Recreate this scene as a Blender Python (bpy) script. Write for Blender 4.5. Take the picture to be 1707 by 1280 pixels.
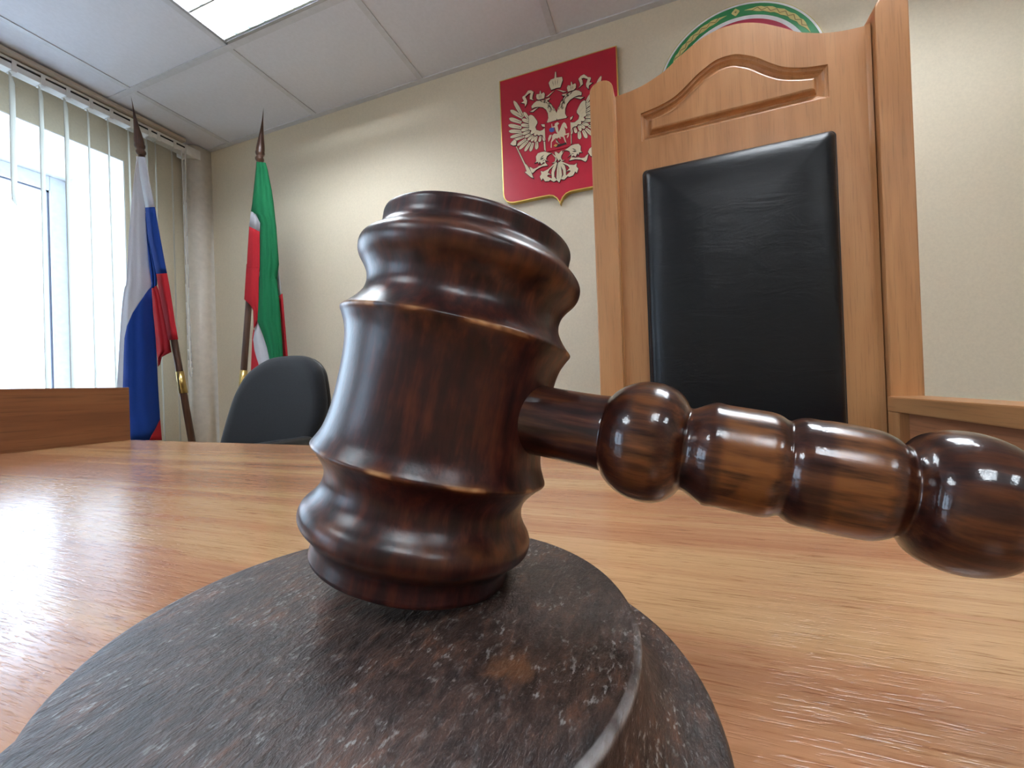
import bpy, bmesh, math, random
from mathutils import Vector, Matrix, noise as mnoise
random.seed(4)
scn = bpy.context.scene
C = scn.collection
for o in list(bpy.data.objects):
    bpy.data.objects.remove(o)

# ---------------------------------------------------------------- camera, sky, exposure
# the camera stands at the origin; +y is towards the back wall, floor at FLOOR
F_PX, YAW, PITCH, ROLL = 690.55, -0.347, 0.0071, -0.0352
FLOOR, TABLE, CEIL = -0.84, -0.0792, 1.3633
BACK, LEFT, RIGHT, FRONT = 1.6036, -2.44, 2.55, -2.8
cam = bpy.data.cameras.new('camera')
cam_o = bpy.data.objects.new('camera', cam)
C.objects.link(cam_o)
cam.sensor_width = 36.0
cam.sensor_fit = 'HORIZONTAL'
cam.lens = F_PX * 36.0 / 1707.0
cam.clip_start = 0.005
cam.clip_end = 200
fw = Vector((math.sin(YAW) * math.cos(PITCH), math.cos(YAW) * math.cos(PITCH), math.sin(PITCH)))
rt = Vector((math.cos(YAW), -math.sin(YAW), 0))
up = rt.cross(fw)
r2 = rt * math.cos(ROLL) + up * math.sin(ROLL)
u2 = -rt * math.sin(ROLL) + up * math.cos(ROLL)
cam_o.matrix_world = Matrix((r2, u2, -fw)).transposed().to_4x4()
scn.camera = cam_o

world = bpy.data.worlds.new('world')
scn.world = world
world.use_nodes = True
bg = world.node_tree.nodes['Background']
SKY_STRENGTH = 6.8
LAMP_STRENGTH = 40.0
bg.inputs[0].default_value = (0.62, 0.78, 1.0, 1)      # even overcast sky
bg.inputs[1].default_value = SKY_STRENGTH
scn.view_settings.view_transform = 'Standard'
scn.view_settings.look = 'None'
scn.view_settings.gamma = 1.0
scn.view_settings.use_curve_mapping = False
scn.view_settings.exposure = 0.7
scn.cycles.use_denoising = True
scn.cycles.max_bounces = 10
scn.cycles.diffuse_bounces = 6
scn.cycles.transparent_max_bounces = 12
scn.cycles.caustics_reflective = False
scn.cycles.caustics_refractive = False
scn.cycles.blur_glossy = 0.5
scn.cycles.sample_clamp_indirect = 6.0
# sampling portals in both openings, the added one included (they give off no light of their own)
for k, (ya, yb) in enumerate(((-0.45, 1.27), (-2.45, -1.0))):
    pl = bpy.data.lights.new('window_portal', 'AREA')
    pl.shape = 'RECTANGLE'
    pl.size, pl.size_y = 1.3, yb - ya
    pl.cycles.is_portal = True
    po = bpy.data.objects.new('window_portal', pl)
    C.objects.link(po)
    po.location = (-3.02, (ya + yb) / 2, 0.53)
    po.rotation_euler = (0, -math.pi / 2, 0)

# ---------------------------------------------------------------- node helpers
def new_mat(name):
    m = bpy.data.materials.new(name)
    m.use_nodes = True
    return m, m.node_tree, m.node_tree.nodes['Principled BSDF']

def nd(nt, kind, props=None, **ins):
    n = nt.nodes.new('ShaderNode' + kind)
    for k, v in (props or {}).items():
        setattr(n, k, v)
    for k, v in ins.items():
        key = int(k[1:]) if k[0] == 'i' and k[1:].isdigit() else k.replace('_', ' ')
        s = n.inputs[key]
        if isinstance(v, bpy.types.NodeSocket):
            nt.links.new(v, s)
        else:
            if hasattr(s, 'default_value') and hasattr(s.default_value, '__len__') and len(s.default_value) == 4 and len(v) == 3:
                v = tuple(v) + (1,)
            s.default_value = v
    return n

def ramp(nt, fac, stops):
    n = nt.nodes.new('ShaderNodeValToRGB')
    e = n.color_ramp.elements
    while len(e) < len(stops):
        e.new(0.5)
    for i, (p, c) in enumerate(stops):
        e[i].position = p
        e[i].color = tuple(c) + (1,) if len(c) == 3 else c
    nt.links.new(fac, n.inputs[0])
    return n.outputs[0]

def math_n(nt, op, a, b=0.0):
    return nd(nt, 'Math', {'operation': op}, i0=a, i1=b).outputs[0]

def mixc(nt, fac, a, b, mode='MIX'):
    n = nt.nodes.new('ShaderNodeMix')
    n.data_type = 'RGBA'
    n.blend_type = mode
    for k, v in ((0, fac), (6, a), (7, b)):
        if isinstance(v, bpy.types.NodeSocket):
            nt.links.new(v, n.inputs[k])
        else:
            n.inputs[k].default_value = (tuple(v) + (1,)) if hasattr(v, '__len__') and len(v) == 3 else v
    return n.outputs[2]

def coords(nt, scale=(1, 1, 1), kind='Object'):
    tc = nt.nodes.new('ShaderNodeTexCoord')
    return nd(nt, 'Mapping', None, Vector=tc.outputs[kind], Scale=scale).outputs[0]

def noise(nt, vec, scale, detail=4, rough=0.55, dist=0.0):
    return nd(nt, 'TexNoise', None, Vector=vec, Scale=scale, Detail=detail, Roughness=rough, Distortion=dist).outputs[0]

def bump(nt, bsdf, h, strength, distance):
    b = nd(nt, 'Bump', None, Height=h, Strength=strength, Distance=distance)
    nt.links.new(b.outputs[0], bsdf.inputs['Normal'])

def setp(bsdf, **kw):
    for k, v in kw.items():
        s = bsdf.inputs[k.replace('_', ' ')]
        if isinstance(v, bpy.types.NodeSocket):
            bsdf.id_data.links.new(v, s)
        else:
            if hasattr(v, '__len__') and len(v) == 3 and len(s.default_value) == 4:
                v = tuple(v) + (1,)
            s.default_value = v

def plain(name, col, rough=0.5, metal=0.0, var=0.06, scale=40.0, bmp=0.0, spec=0.5):
    """a painted / moulded surface: one colour with faint procedural mottling and relief"""
    m, nt, b = new_mat(name)
    v = coords(nt)
    n = noise(nt, v, scale)
    c = ramp(nt, n, [(0.3, [x * (1 - var) for x in col]), (0.7, [min(1, x * (1 + var)) for x in col])])
    setp(b, Base_Color=c, Roughness=rough, Metallic=metal, Specular_IOR_Level=spec)
    if bmp:
        bump(nt, b, noise(nt, v, scale * 8), 0.4, bmp)
    return m

def laminate(name, dark, mid, light, along, rough=0.35, bands=9.0, fibre=260.0, pore=0.4, bmp=0.00012, cath=7.0, spec=0.5):
    """wood-grain laminate; 'along' is the grain axis (0 x, 1 y, 2 z)"""
    m, nt, b = new_mat(name)
    def sc(a, c):
        s = [c, c, c]
        s[along] = a
        return tuple(s)
    v1 = coords(nt, sc(0.55, bands))
    n1 = noise(nt, v1, 1.0, 3, 0.5, 0.4)
    v2 = coords(nt, sc(1.6, bands * 2.2))
    n2 = noise(nt, v2, 1.0, 2, 0.45, 0.3)
    rings = math_n(nt, 'SINE', math_n(nt, 'MULTIPLY', n2, cath * 6.283))
    rings = math_n(nt, 'MULTIPLY', rings, 0.07)
    t = math_n(nt, 'ADD', n1, rings)
    c = ramp(nt, t, [(0.30, dark), (0.5, mid), (0.68, light)])
    v3 = coords(nt, sc(fibre * 0.035, fibre))
    n3 = noise(nt, v3, 1.0, 3, 0.6)
    p = ramp(nt, n3, [(0.30, (1 - pore,) * 3), (0.47, (1, 1, 1))])
    c = mixc(nt, 1.0, c, p, 'MULTIPLY')
    setp(b, Base_Color=c, Roughness=rough, Specular_IOR_Level=spec)
    bump(nt, b, n3, 0.5, bmp)
    return m

# ---------------------------------------------------------------- mesh helpers
def link(name, me, material=None, parent=None, smooth=False):
    o = bpy.data.objects.new(name, me)
    C.objects.link(o)
    if material is not None:
        for mm in (material if isinstance(material, (list, tuple)) else [material]):
            me.materials.append(mm)
    if parent is not None:
        o.parent = parent
    if smooth:
        me.polygons.foreach_set('use_smooth', [True] * len(me.polygons))
    return o

def from_bm(name, bm, material=None, parent=None, smooth=False, recalc=True):
    if recalc:
        bmesh.ops.recalc_face_normals(bm, faces=bm.faces)
    me = bpy.data.meshes.new(name)
    bm.to_mesh(me)
    bm.free()
    return link(name, me, material, parent, smooth)

def bm_box(bm, lo, hi, bev=0.0):
    """axis-aligned box, edges bevelled if asked"""
    b2 = bmesh.new()
    bmesh.ops.create_cube(b2, size=1.0)
    for v in b2.verts:
        v.co = Vector([lo[i] + (v.co[i] + 0.5) * (hi[i] - lo[i]) for i in range(3)])
    if bev > 0:
        bmesh.ops.bevel(b2, geom=list(b2.edges), offset=bev, segments=2, profile=0.6, affect='EDGES', clamp_overlap=True)
    merge(bm, b2)

def merge(bm, b2):
    me = bpy.data.meshes.new('tmp')
    b2.to_mesh(me)
    b2.free()
    bm.from_mesh(me)
    bpy.data.meshes.remove(me)

def box(name, lo, hi, material, parent=None, bev=0.0):
    bm = bmesh.new()
    bm_box(bm, lo, hi, bev)
    return from_bm(name, bm, material, parent)

def bm_prism(bm, poly, place, d0, d1, bev=0.0):
    """outline poly [(u,v)] pulled from depth d0 to d1; place(u,v,d) -> world"""
    b2 = bmesh.new()
    a = [b2.verts.new((u, v, d0)) for u, v in poly]
    b = [b2.verts.new((u, v, d1)) for u, v in poly]
    n = len(poly)
    top = b2.faces.new(b)
    bot = b2.faces.new(a[::-1])
    for i in range(n):
        b2.faces.new((a[i], a[(i + 1) % n], b[(i + 1) % n], b[i]))
    bmesh.ops.recalc_face_normals(b2, faces=b2.faces)
    if bev:
        es = [e for e in b2.edges if all(abs(v.co.z - d1) < 1e-7 for v in e.verts)]
        bmesh.ops.bevel(b2, geom=es, offset=bev, segments=2, profile=0.6, affect='EDGES', clamp_overlap=True)
    bmesh.ops.triangulate(b2, faces=[f for f in b2.faces if len(f.verts) > 4])
    for v in b2.verts:
        v.co = Vector(place(*v.co))
    merge(bm, b2)

def bm_lathe(bm, prof, n=48, M=None):
    """profile [(r, z)] spun round z, closed where r = 0"""
    rings = []
    for r, z in prof:
        if r < 1e-7:
            rings.append([bm.verts.new((0, 0, z))])
        else:
            rings.append([bm.verts.new((r * math.cos(6.2831853 * k / n), r * math.sin(6.2831853 * k / n), z)) for k in range(n)])
    for A, B in zip(rings, rings[1:]):
        for k in range(n):
            k2 = (k + 1) % n
            if len(A) == 1 and len(B) == 1:
                continue
            if len(A) == 1:
                bm.faces.new((A[0], B[k2], B[k]))
            elif len(B) == 1:
                bm.faces.new((A[k], A[k2], B[0]))
            else:
                bm.faces.new((A[k], A[k2], B[k2], B[k]))
    if M is not None:
        for R in rings:
            for v in R:
                v.co = M @ v.co

def dense(pts, k=6):
    """Catmull-Rom through profile points"""
    out = []
    P = [pts[0]] + list(pts) + [pts[-1]]
    for i in range(1, len(P) - 2):
        p0, p1, p2, p3 = P[i - 1:i + 3]
        for j in range(k):
            t = j / k
            out.append(tuple(0.5 * (2 * b + (c - a) * t + (2 * a - 5 * b + 4 * c - d) * t * t + (3 * b - a - 3 * c + d) * t ** 3)
                             for a, b, c, d in zip(p0, p1, p2, p3)))
    out.append(tuple(pts[-1]))
    return out

def axis_matrix(p, d, ref=(0, 1, 0)):
    d = Vector(d).normalized()
    x = Vector(ref).cross(d).normalized()
    y = d.cross(x)
    M = Matrix((x, y, d)).transposed().to_4x4()
    M.translation = Vector(p)
    return M

def bm_rod(bm, a, b, r0, r1=None, n=16):
    a, b = Vector(a), Vector(b)
    r1 = r0 if r1 is None else r1
    L = (b - a).length
    ref = (0, 1, 0) if abs((b - a).normalized().y) < 0.9 else (1, 0, 0)
    bm_lathe(bm, [(0, 0), (r0, 0), (r1, L), (0, L)], n, axis_matrix(a, b - a, ref))

def empty(name, loc, label, cat, group=None, rz=0.0):
    o = bpy.data.objects.new(name, None)
    C.objects.link(o)
    o.location = loc
    o.rotation_euler = (0, 0, rz)
    o.empty_display_size = 0.05
    tag(o, label, cat, group)
    return o

def tag(o, label, cat, group=None):
    o['label'] = label
    o['category'] = cat
    if group:
        o['group'] = group
    return o

def structure(o):
    o['kind'] = 'structure'
    return o

def keep(o, parent):
    """parent an object built in world coordinates without moving it (roots here carry no rotation)"""
    o.parent = parent
    o.matrix_parent_inverse = Matrix.Translation(-Vector(parent.location))
    return o

# ---------------------------------------------------------------- materials
M = {}
M['wall'] = plain('cream_wallpaper', (0.74, 0.66, 0.52), 0.75, 0, 0.04, 160.0, 0.0004, 0.25)
M['white_wall'] = plain('white_reveal', (0.80, 0.80, 0.80), 0.6, 0, 0.02)
M['tile'] = plain('ceiling_tile_board', (0.72, 0.73, 0.80), 0.85, 0, 0.03, 90.0, 0.0003, 0.15)
M['tbar'] = plain('white_steel_bar', (0.62, 0.63, 0.68), 0.45)
M['dark_gap'] = plain('dark_gap', (0.03, 0.028, 0.026), 0.8)
M['floor'] = plain('brown_linoleum', (0.38, 0.29, 0.20), 0.5, 0, 0.2, 12.0)
M['pvc'] = plain('white_pvc', (0.78, 0.80, 0.84), 0.35)
M['gasket'] = plain('grey_gasket', (0.16, 0.17, 0.22), 0.6)
M['rail'] = plain('white_blind_rail', (0.80, 0.79, 0.77), 0.4)
M['cornice'] = plain('beige_board', (0.50, 0.43, 0.35), 0.6)
M['brass'] = plain('brass', (0.62, 0.44, 0.16), 0.28, 1.0, 0.1)
M['gold'] = plain('gold_edge', (0.72, 0.52, 0.14), 0.32, 0.85, 0.08)
M['steel'] = plain('grey_steel', (0.45, 0.45, 0.47), 0.35, 0.7)
M['louver'] = plain('mirror_louver', (0.62, 0.70, 0.74), 0.16, 1.0, 0.02)
M['black_plastic'] = plain('black_plastic', (0.02, 0.02, 0.022), 0.4)

def cloth(name, col, trans=0.35):
    m, nt, b = new_mat(name)
    v = coords(nt)
    w = noise(nt, coords(nt, (900, 900, 300)), 1.0, 2)
    c = ramp(nt, w, [(0.3, [x * 0.86 for x in col]), (0.7, col)])
    setp(b, Base_Color=c, Roughness=0.8, Specular_IOR_Level=0.15)
    bump(nt, b, noise(nt, v, 45, 3), 0.5, 0.004)
    t = nd(nt, 'BsdfTranslucent', None, Color=c)
    mx = nd(nt, 'MixShader', None, i0=trans, i1=b.outputs[0], i2=t.outputs[0])
    nt.links.new(mx.outputs[0], nt.nodes['Material Output'].inputs[0])
    return m
M['cl_white'] = cloth('white_flag_cloth', (0.74, 0.74, 0.80))
M['cl_blue'] = cloth('blue_flag_cloth', (0.022, 0.075, 0.37))
M['cl_red'] = cloth('red_flag_cloth', (0.62, 0.035, 0.05))
M['cl_green'] = cloth('green_flag_cloth', (0.02, 0.23, 0.095))
M['slat'] = cloth('pale_blind_fabric', (0.86, 0.84, 0.78), 0.55)

# window pane: lets light straight through, mirrors a little
m, nt, b = new_mat('window_glass')
tr = nd(nt, 'BsdfTransparent', None, Color=(0.96, 0.98, 0.98))
gl = nd(nt, 'BsdfGlossy', None, Color=(1, 1, 1), Roughness=0.0)
fr = nd(nt, 'Fresnel', None, IOR=1.45)
geo = nt.nodes.new('ShaderNodeNewGeometry')      # only the outer face of the thin pane mirrors
ff = math_n(nt, 'MULTIPLY', fr.outputs[0], math_n(nt, 'SUBTRACT', 1.0, geo.outputs['Backfacing']))
mx = nd(nt, 'MixShader', None, i0=ff, i1=tr.outputs[0], i2=gl.outputs[0])
nt.links.new(mx.outputs[0], nt.nodes['Material Output'].inputs[0])
M['glass'] = m

# fluorescent tube
m, nt, b = new_mat('lit_tube')
setp(b, Base_Color=(0.9, 0.9, 0.9), Emission_Color=(0.88, 0.94, 1.0), Emission_Strength=LAMP_STRENGTH)
M['tube'] = m

M['throne'] = laminate('beech_laminate', (0.36, 0.16, 0.060), (0.43, 0.20, 0.078), (0.48, 0.24, 0.10), 2, 0.36, 8.0, 330.0, 0.22, 0.00006, 5.0)
M['throne_y'] = laminate('beech_laminate_rail', (0.36, 0.16, 0.060), (0.43, 0.20, 0.078), (0.48, 0.24, 0.10), 1, 0.36, 10.0, 330.0, 0.22, 0.00006, 5.0)
M['arm_panel'] = laminate('reddish_arm_panel', (0.30, 0.11, 0.05), (0.36, 0.14, 0.065), (0.42, 0.18, 0.085), 1, 0.4, 10.0, 330.0, 0.25, 0.00006, 4.0)
M['screen'] = laminate('brown_laminate', (0.17, 0.066, 0.025), (0.215, 0.088, 0.034), (0.25, 0.108, 0.043), 1, 0.42, 14.0, 420.0, 0.30, 0.00008, 4.0)
M['walnut'] = laminate('dark_pole_wood', (0.045, 0.018, 0.010), (0.075, 0.030, 0.016), (0.11, 0.046, 0.024), 2, 0.3, 60.0, 700.0, 0.3, 0.00005, 3.0)

def ramp_f(nt, fac, a, b_):
    return nd(nt, 'MapRange', None, Value=fac, From_Min=a, From_Max=b_, To_Min=0.0, To_Max=1.0).outputs[0]

# table top: satin laminate with pore relief that breaks up the window's reflection
m, nt, b = new_mat('alder_laminate')
n1 = noise(nt, coords(nt, (0.7, 22, 22)), 1.0, 3, 0.5, 0.5)
n2 = noise(nt, coords(nt, (3.0, 42, 42)), 1.0, 3, 0.5, 0.6)
rg = math_n(nt, 'SINE', math_n(nt, 'MULTIPLY', n2, 28.0))
rg = math_n(nt, 'MULTIPLY', rg, 0.045)
t = math_n(nt, 'ADD', n1, rg)
c = ramp(nt, t, [(0.32, (0.39, 0.178, 0.090)), (0.43, (0.435, 0.208, 0.108)), (0.51, (0.475, 0.238, 0.122)), (0.56, (0.525, 0.295, 0.148)), (0.68, (0.56, 0.335, 0.170))])
pv = noise(nt, coords(nt, (55, 900, 900)), 1.0, 3, 0.62)
pf = noise(nt, coords(nt, (14, 420, 420)), 1.0, 2, 0.6)
pores = ramp(nt, pv, [(0.32, (0.62, 0.52, 0.46)), (0.42, (1, 1, 1))])
fib = ramp(nt, pf, [(0.3, (0.86, 0.82, 0.78)), (0.6, (1, 1, 1))])
c = mixc(nt, 1.0, mixc(nt, 1.0, c, pores, 'MULTIPLY'), fib, 'MULTIPLY')
setp(b, Base_Color=c, Roughness=0.17, Specular_IOR_Level=0.42)
rip = noise(nt, coords(nt, (20, 300, 300)), 1.0, 3, 0.6, 0.5)
dash = ramp_f(nt, noise(nt, coords(nt, (110, 1100, 1100)), 1.0, 2, 0.6, 0.2), 0.34, 0.46)
hb = math_n(nt, 'ADD', math_n(nt, 'MULTIPLY', rip, 0.40), math_n(nt, 'MULTIPLY', dash, 0.17))
bump(nt, b, hb, 0.7, 0.00042)
M['table'] = m

# turned and lacquered gavel wood; the vertex layer 'wear' marks ridges rubbed back to pale wood
def gavel_wood(name, lo, mid, hi, wear_col, pale, streak, rough0, rough1, coat, fine):
    m, nt, b = new_mat(name)
    n1 = noise(nt, coords(nt, streak), 1.0, 4, 0.6, 0.2)
    n2 = noise(nt, coords(nt, (170, 170, 170)), 1.0, 2, 0.5)
    n3 = noise(nt, coords(nt, (600, 600, 600)), 1.0, 3, 0.6)
    t = math_n(nt, 'ADD', math_n(nt, 'MULTIPLY', n1, fine), math_n(nt, 'MULTIPLY', n2, 1 - fine))
    c = ramp(nt, t, [(0.36, lo), (0.50, mid), (0.66, hi)])
    at = nd(nt, 'Attribute', {'attribute_name': 'wear'})
    w = at.outputs['Fac']
    wf = math_n(nt, 'MULTIPLY', w, ramp_f(nt, n1 if fine > 0.75 else n2, 0.34, 0.60))
    c = mixc(nt, wf, c, wear_col)
    wp = math_n(nt, 'MULTIPLY', math_n(nt, 'SUBTRACT', w, 0.55), ramp_f(nt, n2, 0.50, 0.68))
    wp = nd(nt, 'Math', {'operation': 'MULTIPLY', 'use_clamp': True}, i0=wp, i1=2.4).outputs[0]
    c = mixc(nt, wp, c, pale)
    setp(b, Base_Color=c, Roughness=(rough0 + rough1) / 2, Specular_IOR_Level=0.12, Coat_Weight=0.75 if fine > 0.75 else 0.55, Coat_Roughness=math_n(nt, 'ADD', math_n(nt, 'MULTIPLY', w, 0.20 if fine > 0.75 else 0.0), coat), Coat_IOR=1.42)
    h = math_n(nt, 'ADD', n3, math_n(nt, 'MULTIPLY', n1, 0.8))
    bp = nd(nt, 'Bump', None, Height=h, Strength=0.35, Distance=0.00012)
    nt.links.new(bp.outputs[0], b.inputs['Normal'])
    bp2 = nd(nt, 'Bump', None, Height=math_n(nt, 'ADD', n3, n1), Strength=0.35, Distance=0.00009)
    nt.links.new(bp2.outputs[0], b.inputs['Coat Normal'])
    return m

M['gavel'] = gavel_wood('mahogany_lacquer', (0.010, 0.0024, 0.0026), (0.025, 0.0052, 0.0046), (0.068, 0.0145, 0.0078),
                        (0.12, 0.038, 0.011), (0.40, 0.22, 0.10), (420, 420, 60), 0.3, 0.5, 0.27, 0.65)
M['handle'] = gavel_wood('mahogany_lacquer_handle', (0.013, 0.0038, 0.003), (0.032, 0.0085, 0.005), (0.085, 0.026, 0.009),
                         (0.19, 0.068, 0.016), (0.19, 0.068, 0.016), (420, 420, 40), 0.22, 0.4, 0.05, 0.85)

# scuffed, matt sound block
m, nt, b = new_mat('scuffed_block_wood')
gr = noise(nt, coords(nt, (470, 165, 300)), 1.0, 5, 0.65, 0.4)
bl = noise(nt, coords(nt, (60, 60, 60)), 1.0, 5, 0.65, 0.3)
c = ramp(nt, math_n(nt, 'ADD', math_n(nt, 'MULTIPLY', gr, 0.6), math_n(nt, 'MULTIPLY', bl, 0.4)),
         [(0.36, (0.012, 0.007, 0.006)), (0.47, (0.034, 0.018, 0.014)), (0.54, (0.060, 0.033, 0.025)), (0.64, (0.12, 0.050, 0.028))])
sp = noise(nt, coords(nt, (1100, 520, 1100)), 1.0, 3, 0.6)
spm = math_n(nt, 'MULTIPLY', ramp_f(nt, sp, 0.57, 0.68), ramp_f(nt, bl, 0.44, 0.60))
c = mixc(nt, spm, c, (0.30, 0.29, 0.28))
tcb = nt.nodes.new('ShaderNodeTexCoord')
for sx, sy, sr, sc_ in ((-0.0284, 0.0268, 0.0085, (0.16, 0.085, 0.048)), (0.0338, -0.0091, 0.0060, (0.15, 0.062, 0.026)), (-0.012, -0.0005, 0.006, (0.09, 0.03, 0.02))):
    dv = nd(nt, 'VectorMath', {'operation': 'DISTANCE'}, i0=tcb.outputs['Object'], i1=(sx, sy, -0.048)).outputs['Value']
    dn = math_n(nt, 'ADD', dv, math_n(nt, 'MULTIPLY', math_n(nt, 'SUBTRACT', bl, 0.5), 0.022))
    sm_ = nd(nt, 'MapRange', None, Value=dn, From_Min=sr, From_Max=sr * 0.55, To_Min=0.0, To_Max=0.75).outputs[0]
    c = mixc(nt, math_n(nt, 'MULTIPLY', sm_, ramp_f(nt, gr, 0.36, 0.5)), c, sc_)       # worn brown patches
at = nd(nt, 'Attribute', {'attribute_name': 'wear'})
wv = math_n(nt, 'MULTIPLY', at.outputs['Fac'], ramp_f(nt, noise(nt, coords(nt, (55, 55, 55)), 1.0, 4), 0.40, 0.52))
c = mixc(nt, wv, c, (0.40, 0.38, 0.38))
setp(b, Base_Color=c, Roughness=0.47, Specular_IOR_Level=0.55)
bump(nt, b, math_n(nt, 'ADD', gr, math_n(nt, 'MULTIPLY', sp, 0.7)), 0.75, 0.0006)
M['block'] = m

# black leatherette with soft creases
m, nt, b = new_mat('black_leatherette')
v = coords(nt)
cr = noise(nt, coords(nt, (9, 9, 26)), 1.0, 5, 0.6, 0.8)
setp(b, Base_Color=(0.006, 0.0065, 0.008), Specular_IOR_Level=0.26,
     Roughness=0.33)
bump(nt, b, math_n(nt, 'ADD', cr, math_n(nt, 'MULTIPLY', noise(nt, v, 900, 2), 0.04)), 0.22, 0.006)
M['leather'] = m

m, nt, b = new_mat('charcoal_upholstery')
v = coords(nt)
c = ramp(nt, noise(nt, v, 700, 2), [(0.3, (0.010, 0.011, 0.014)), (0.7, (0.024, 0.026, 0.032))])
setp(b, Base_Color=c, Roughness=0.85, Sheen_Weight=0.15, Specular_IOR_Level=0.25)
bump(nt, b, noise(nt, v, 900, 2), 0.5, 0.0006)
M['upholstery'] = m

M['shield_red'] = plain('shield_red_enamel', (0.46, 0.012, 0.035), 0.34, 0, 0.05, 20.0)
M['cream'] = plain('cream_relief', (0.72, 0.63, 0.44), 0.5, 0, 0.08, 400.0)
M['ink'] = plain('dark_outline', (0.035, 0.02, 0.018), 0.6)
M['blue'] = plain('blue_enamel', (0.06, 0.13, 0.42), 0.5)
M['white_disc'] = plain('white_enamel', (0.80, 0.80, 0.82), 0.4)
M['green'] = plain('green_enamel', (0.015, 0.20, 0.06), 0.4)
M['crimson'] = plain('crimson_enamel', (0.36, 0.008, 0.04), 0.4)
M['ornament'] = plain('pale_gold_ornament', (0.60, 0.50, 0.20), 0.45, 0.1)

# ---------------------------------------------------------------- the room
T = 0.12
structure(box('floor', (LEFT - 0.6, FRONT - T, FLOOR - 0.1), (RIGHT + T, BACK + T, FLOOR), M['floor']))
structure(box('wall_back', (LEFT - 0.6, BACK, FLOOR), (RIGHT + T, BACK + T, CEIL + 0.12), M['wall']))
structure(box('wall_right', (RIGHT, FRONT - T, FLOOR), (RIGHT + T, BACK, CEIL + 0.12), M['wall']))
structure(box('wall_front', (LEFT - 0.6, FRONT - T, FLOOR), (RIGHT, FRONT, CEIL + 0.12), M['wall']))
# window wall, 0.56 m thick, with one opening in view and another added behind the camera for light
WT = 0.56
W1, W_ADDED, WZ = (-0.45, 1.27), (-2.45, -1.0), (-0.12, 1.175)
bm = bmesh.new()
for y0, y1, z0, z1 in ((FRONT, W_ADDED[0], FLOOR, CEIL + 0.12), (W_ADDED[1], W1[0], FLOOR, CEIL + 0.12), (W1[1], BACK, FLOOR, CEIL + 0.12),
                       (W_ADDED[0], W_ADDED[1], FLOOR, WZ[0]), (W1[0], W1[1], FLOOR, WZ[0]),
                       (W_ADDED[0], W_ADDED[1], WZ[1], CEIL + 0.12), (W1[0], W1[1], WZ[1], CEIL + 0.12)):
    bm_box(bm, (LEFT - WT, y0, z0), (LEFT, y1, z1))
wl = structure(from_bm('wall_left', bm, M['wall']))
# white plastered reveals lining each opening
for k, (a, b_) in enumerate((W1, W_ADDED)):
    bm = bmesh.new()
    e = 0.004
    x0_, x1_ = LEFT - WT + 0.05, LEFT - 0.002
    bm_box(bm, (x0_, a, WZ[0]), (x1_, a + e, WZ[1]))
    bm_box(bm, (x0_, b_ - e, WZ[0]), (x1_, b_, WZ[1]))
    bm_box(bm, (x0_, a, WZ[1] - e), (x1_, b_, WZ[1]))
    structure(from_bm('reveal', bm, M['white_wall'], wl))
    structure(box('window_sill', (x0_, a + e, WZ[0]), (LEFT + 0.03, b_ - e, WZ[0] + 0.02), M['pvc'], wl, 0.004))
# frames and panes
def window(name, a, b_, mulls):
    xo, xi = LEFT - 0.55, LEFT - 0.49
    fw_ = 0.062
    z0, z1 = WZ[0] + 0.02, WZ[1] - 0.004
    a, b_ = a + 0.004, b_ - 0.004
    bm = bmesh.new()
    bm_box(bm, (xo, a, z0), (xi, a + fw_, z1), 0.006)
    bm_box(bm, (xo, b_ - fw_, z0), (xi, b_, z1), 0.006)
    bm_box(bm, (xo, a + fw_, z1 - fw_ - 0.012), (xi, b_ - fw_, z1), 0.006)
    bm_box(bm, (xo, a + fw_, z0), (xi, b_ - fw_, z0 + fw_), 0.006)
    root = structure(from_bm(name, bm, M['pvc']))
    edges = [a + fw_]
    for q in mulls:
        structure(box('mullion', (xo, q - 0.035, z0 + fw_), (xi, q + 0.035, z1 - fw_), M['pvc'], root, 0.006))
        edges += [q - 0.035, q + 0.035]
    edges.append(b_ - fw_)
    zt, zb = z1 - fw_ - 0.012, z0 + fw_
    for k in range(0, len(edges), 2):
        y0, y1 = edges[k], edges[k + 1]
        bm = bmesh.new()
        g = 0.008
        for lo, hi in (((y0, zb), (y0 + g, zt)), ((y1 - g, zb), (y1, zt)), ((y0, zt - g), (y1, zt)), ((y0, zb), (y1, zb + g))):
            bm_box(bm, (xi - 0.022, lo[0], lo[1]), (xi - 0.012, hi[0], hi[1]))
        structure(from_bm('gasket', bm, M['gasket'], root))
        structure(box('pane', (xo + 0.025, y0, zb), (xo + 0.031, y1, zt), M['glass'], root))
    return root
window('window_1', W1[0], W1[1], (0.41,))
window('added_light_window', W_ADDED[0], W_ADDED[1], (-1.72,))  # unseen extra window, put in to bring more daylight into the room

# rounded plaster pipe casing in the far corner
bm = bmesh.new()
prof = []
for k in range(13):
    t_ = k / 12 * math.pi
    prof.append((LEFT + 0.066 - 0.064 * math.cos(t_), BACK - 0.05 - 0.05 * math.sin(t_)))
prof = [(LEFT + 0.002, BACK)] + prof + [(LEFT + 0.13, BACK)]
bm_prism(bm, prof, lambda u, v, d: (u, v, d), FLOOR, CEIL - 0.002)
structure(from_bm('trim_1', bm, plain('casing_paint', (0.82, 0.76, 0.68), 0.4), None, True))
# white angle along the top of the back wall
structure(box('trim_2', (LEFT, BACK - 0.024, CEIL - 0.001), (RIGHT, BACK, CEIL + 0.01), M['tbar']))
structure(box('baseboard_back', (LEFT + 0.13, BACK - 0.015, FLOOR), (RIGHT, BACK, FLOOR + 0.08), M['screen']))

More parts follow.
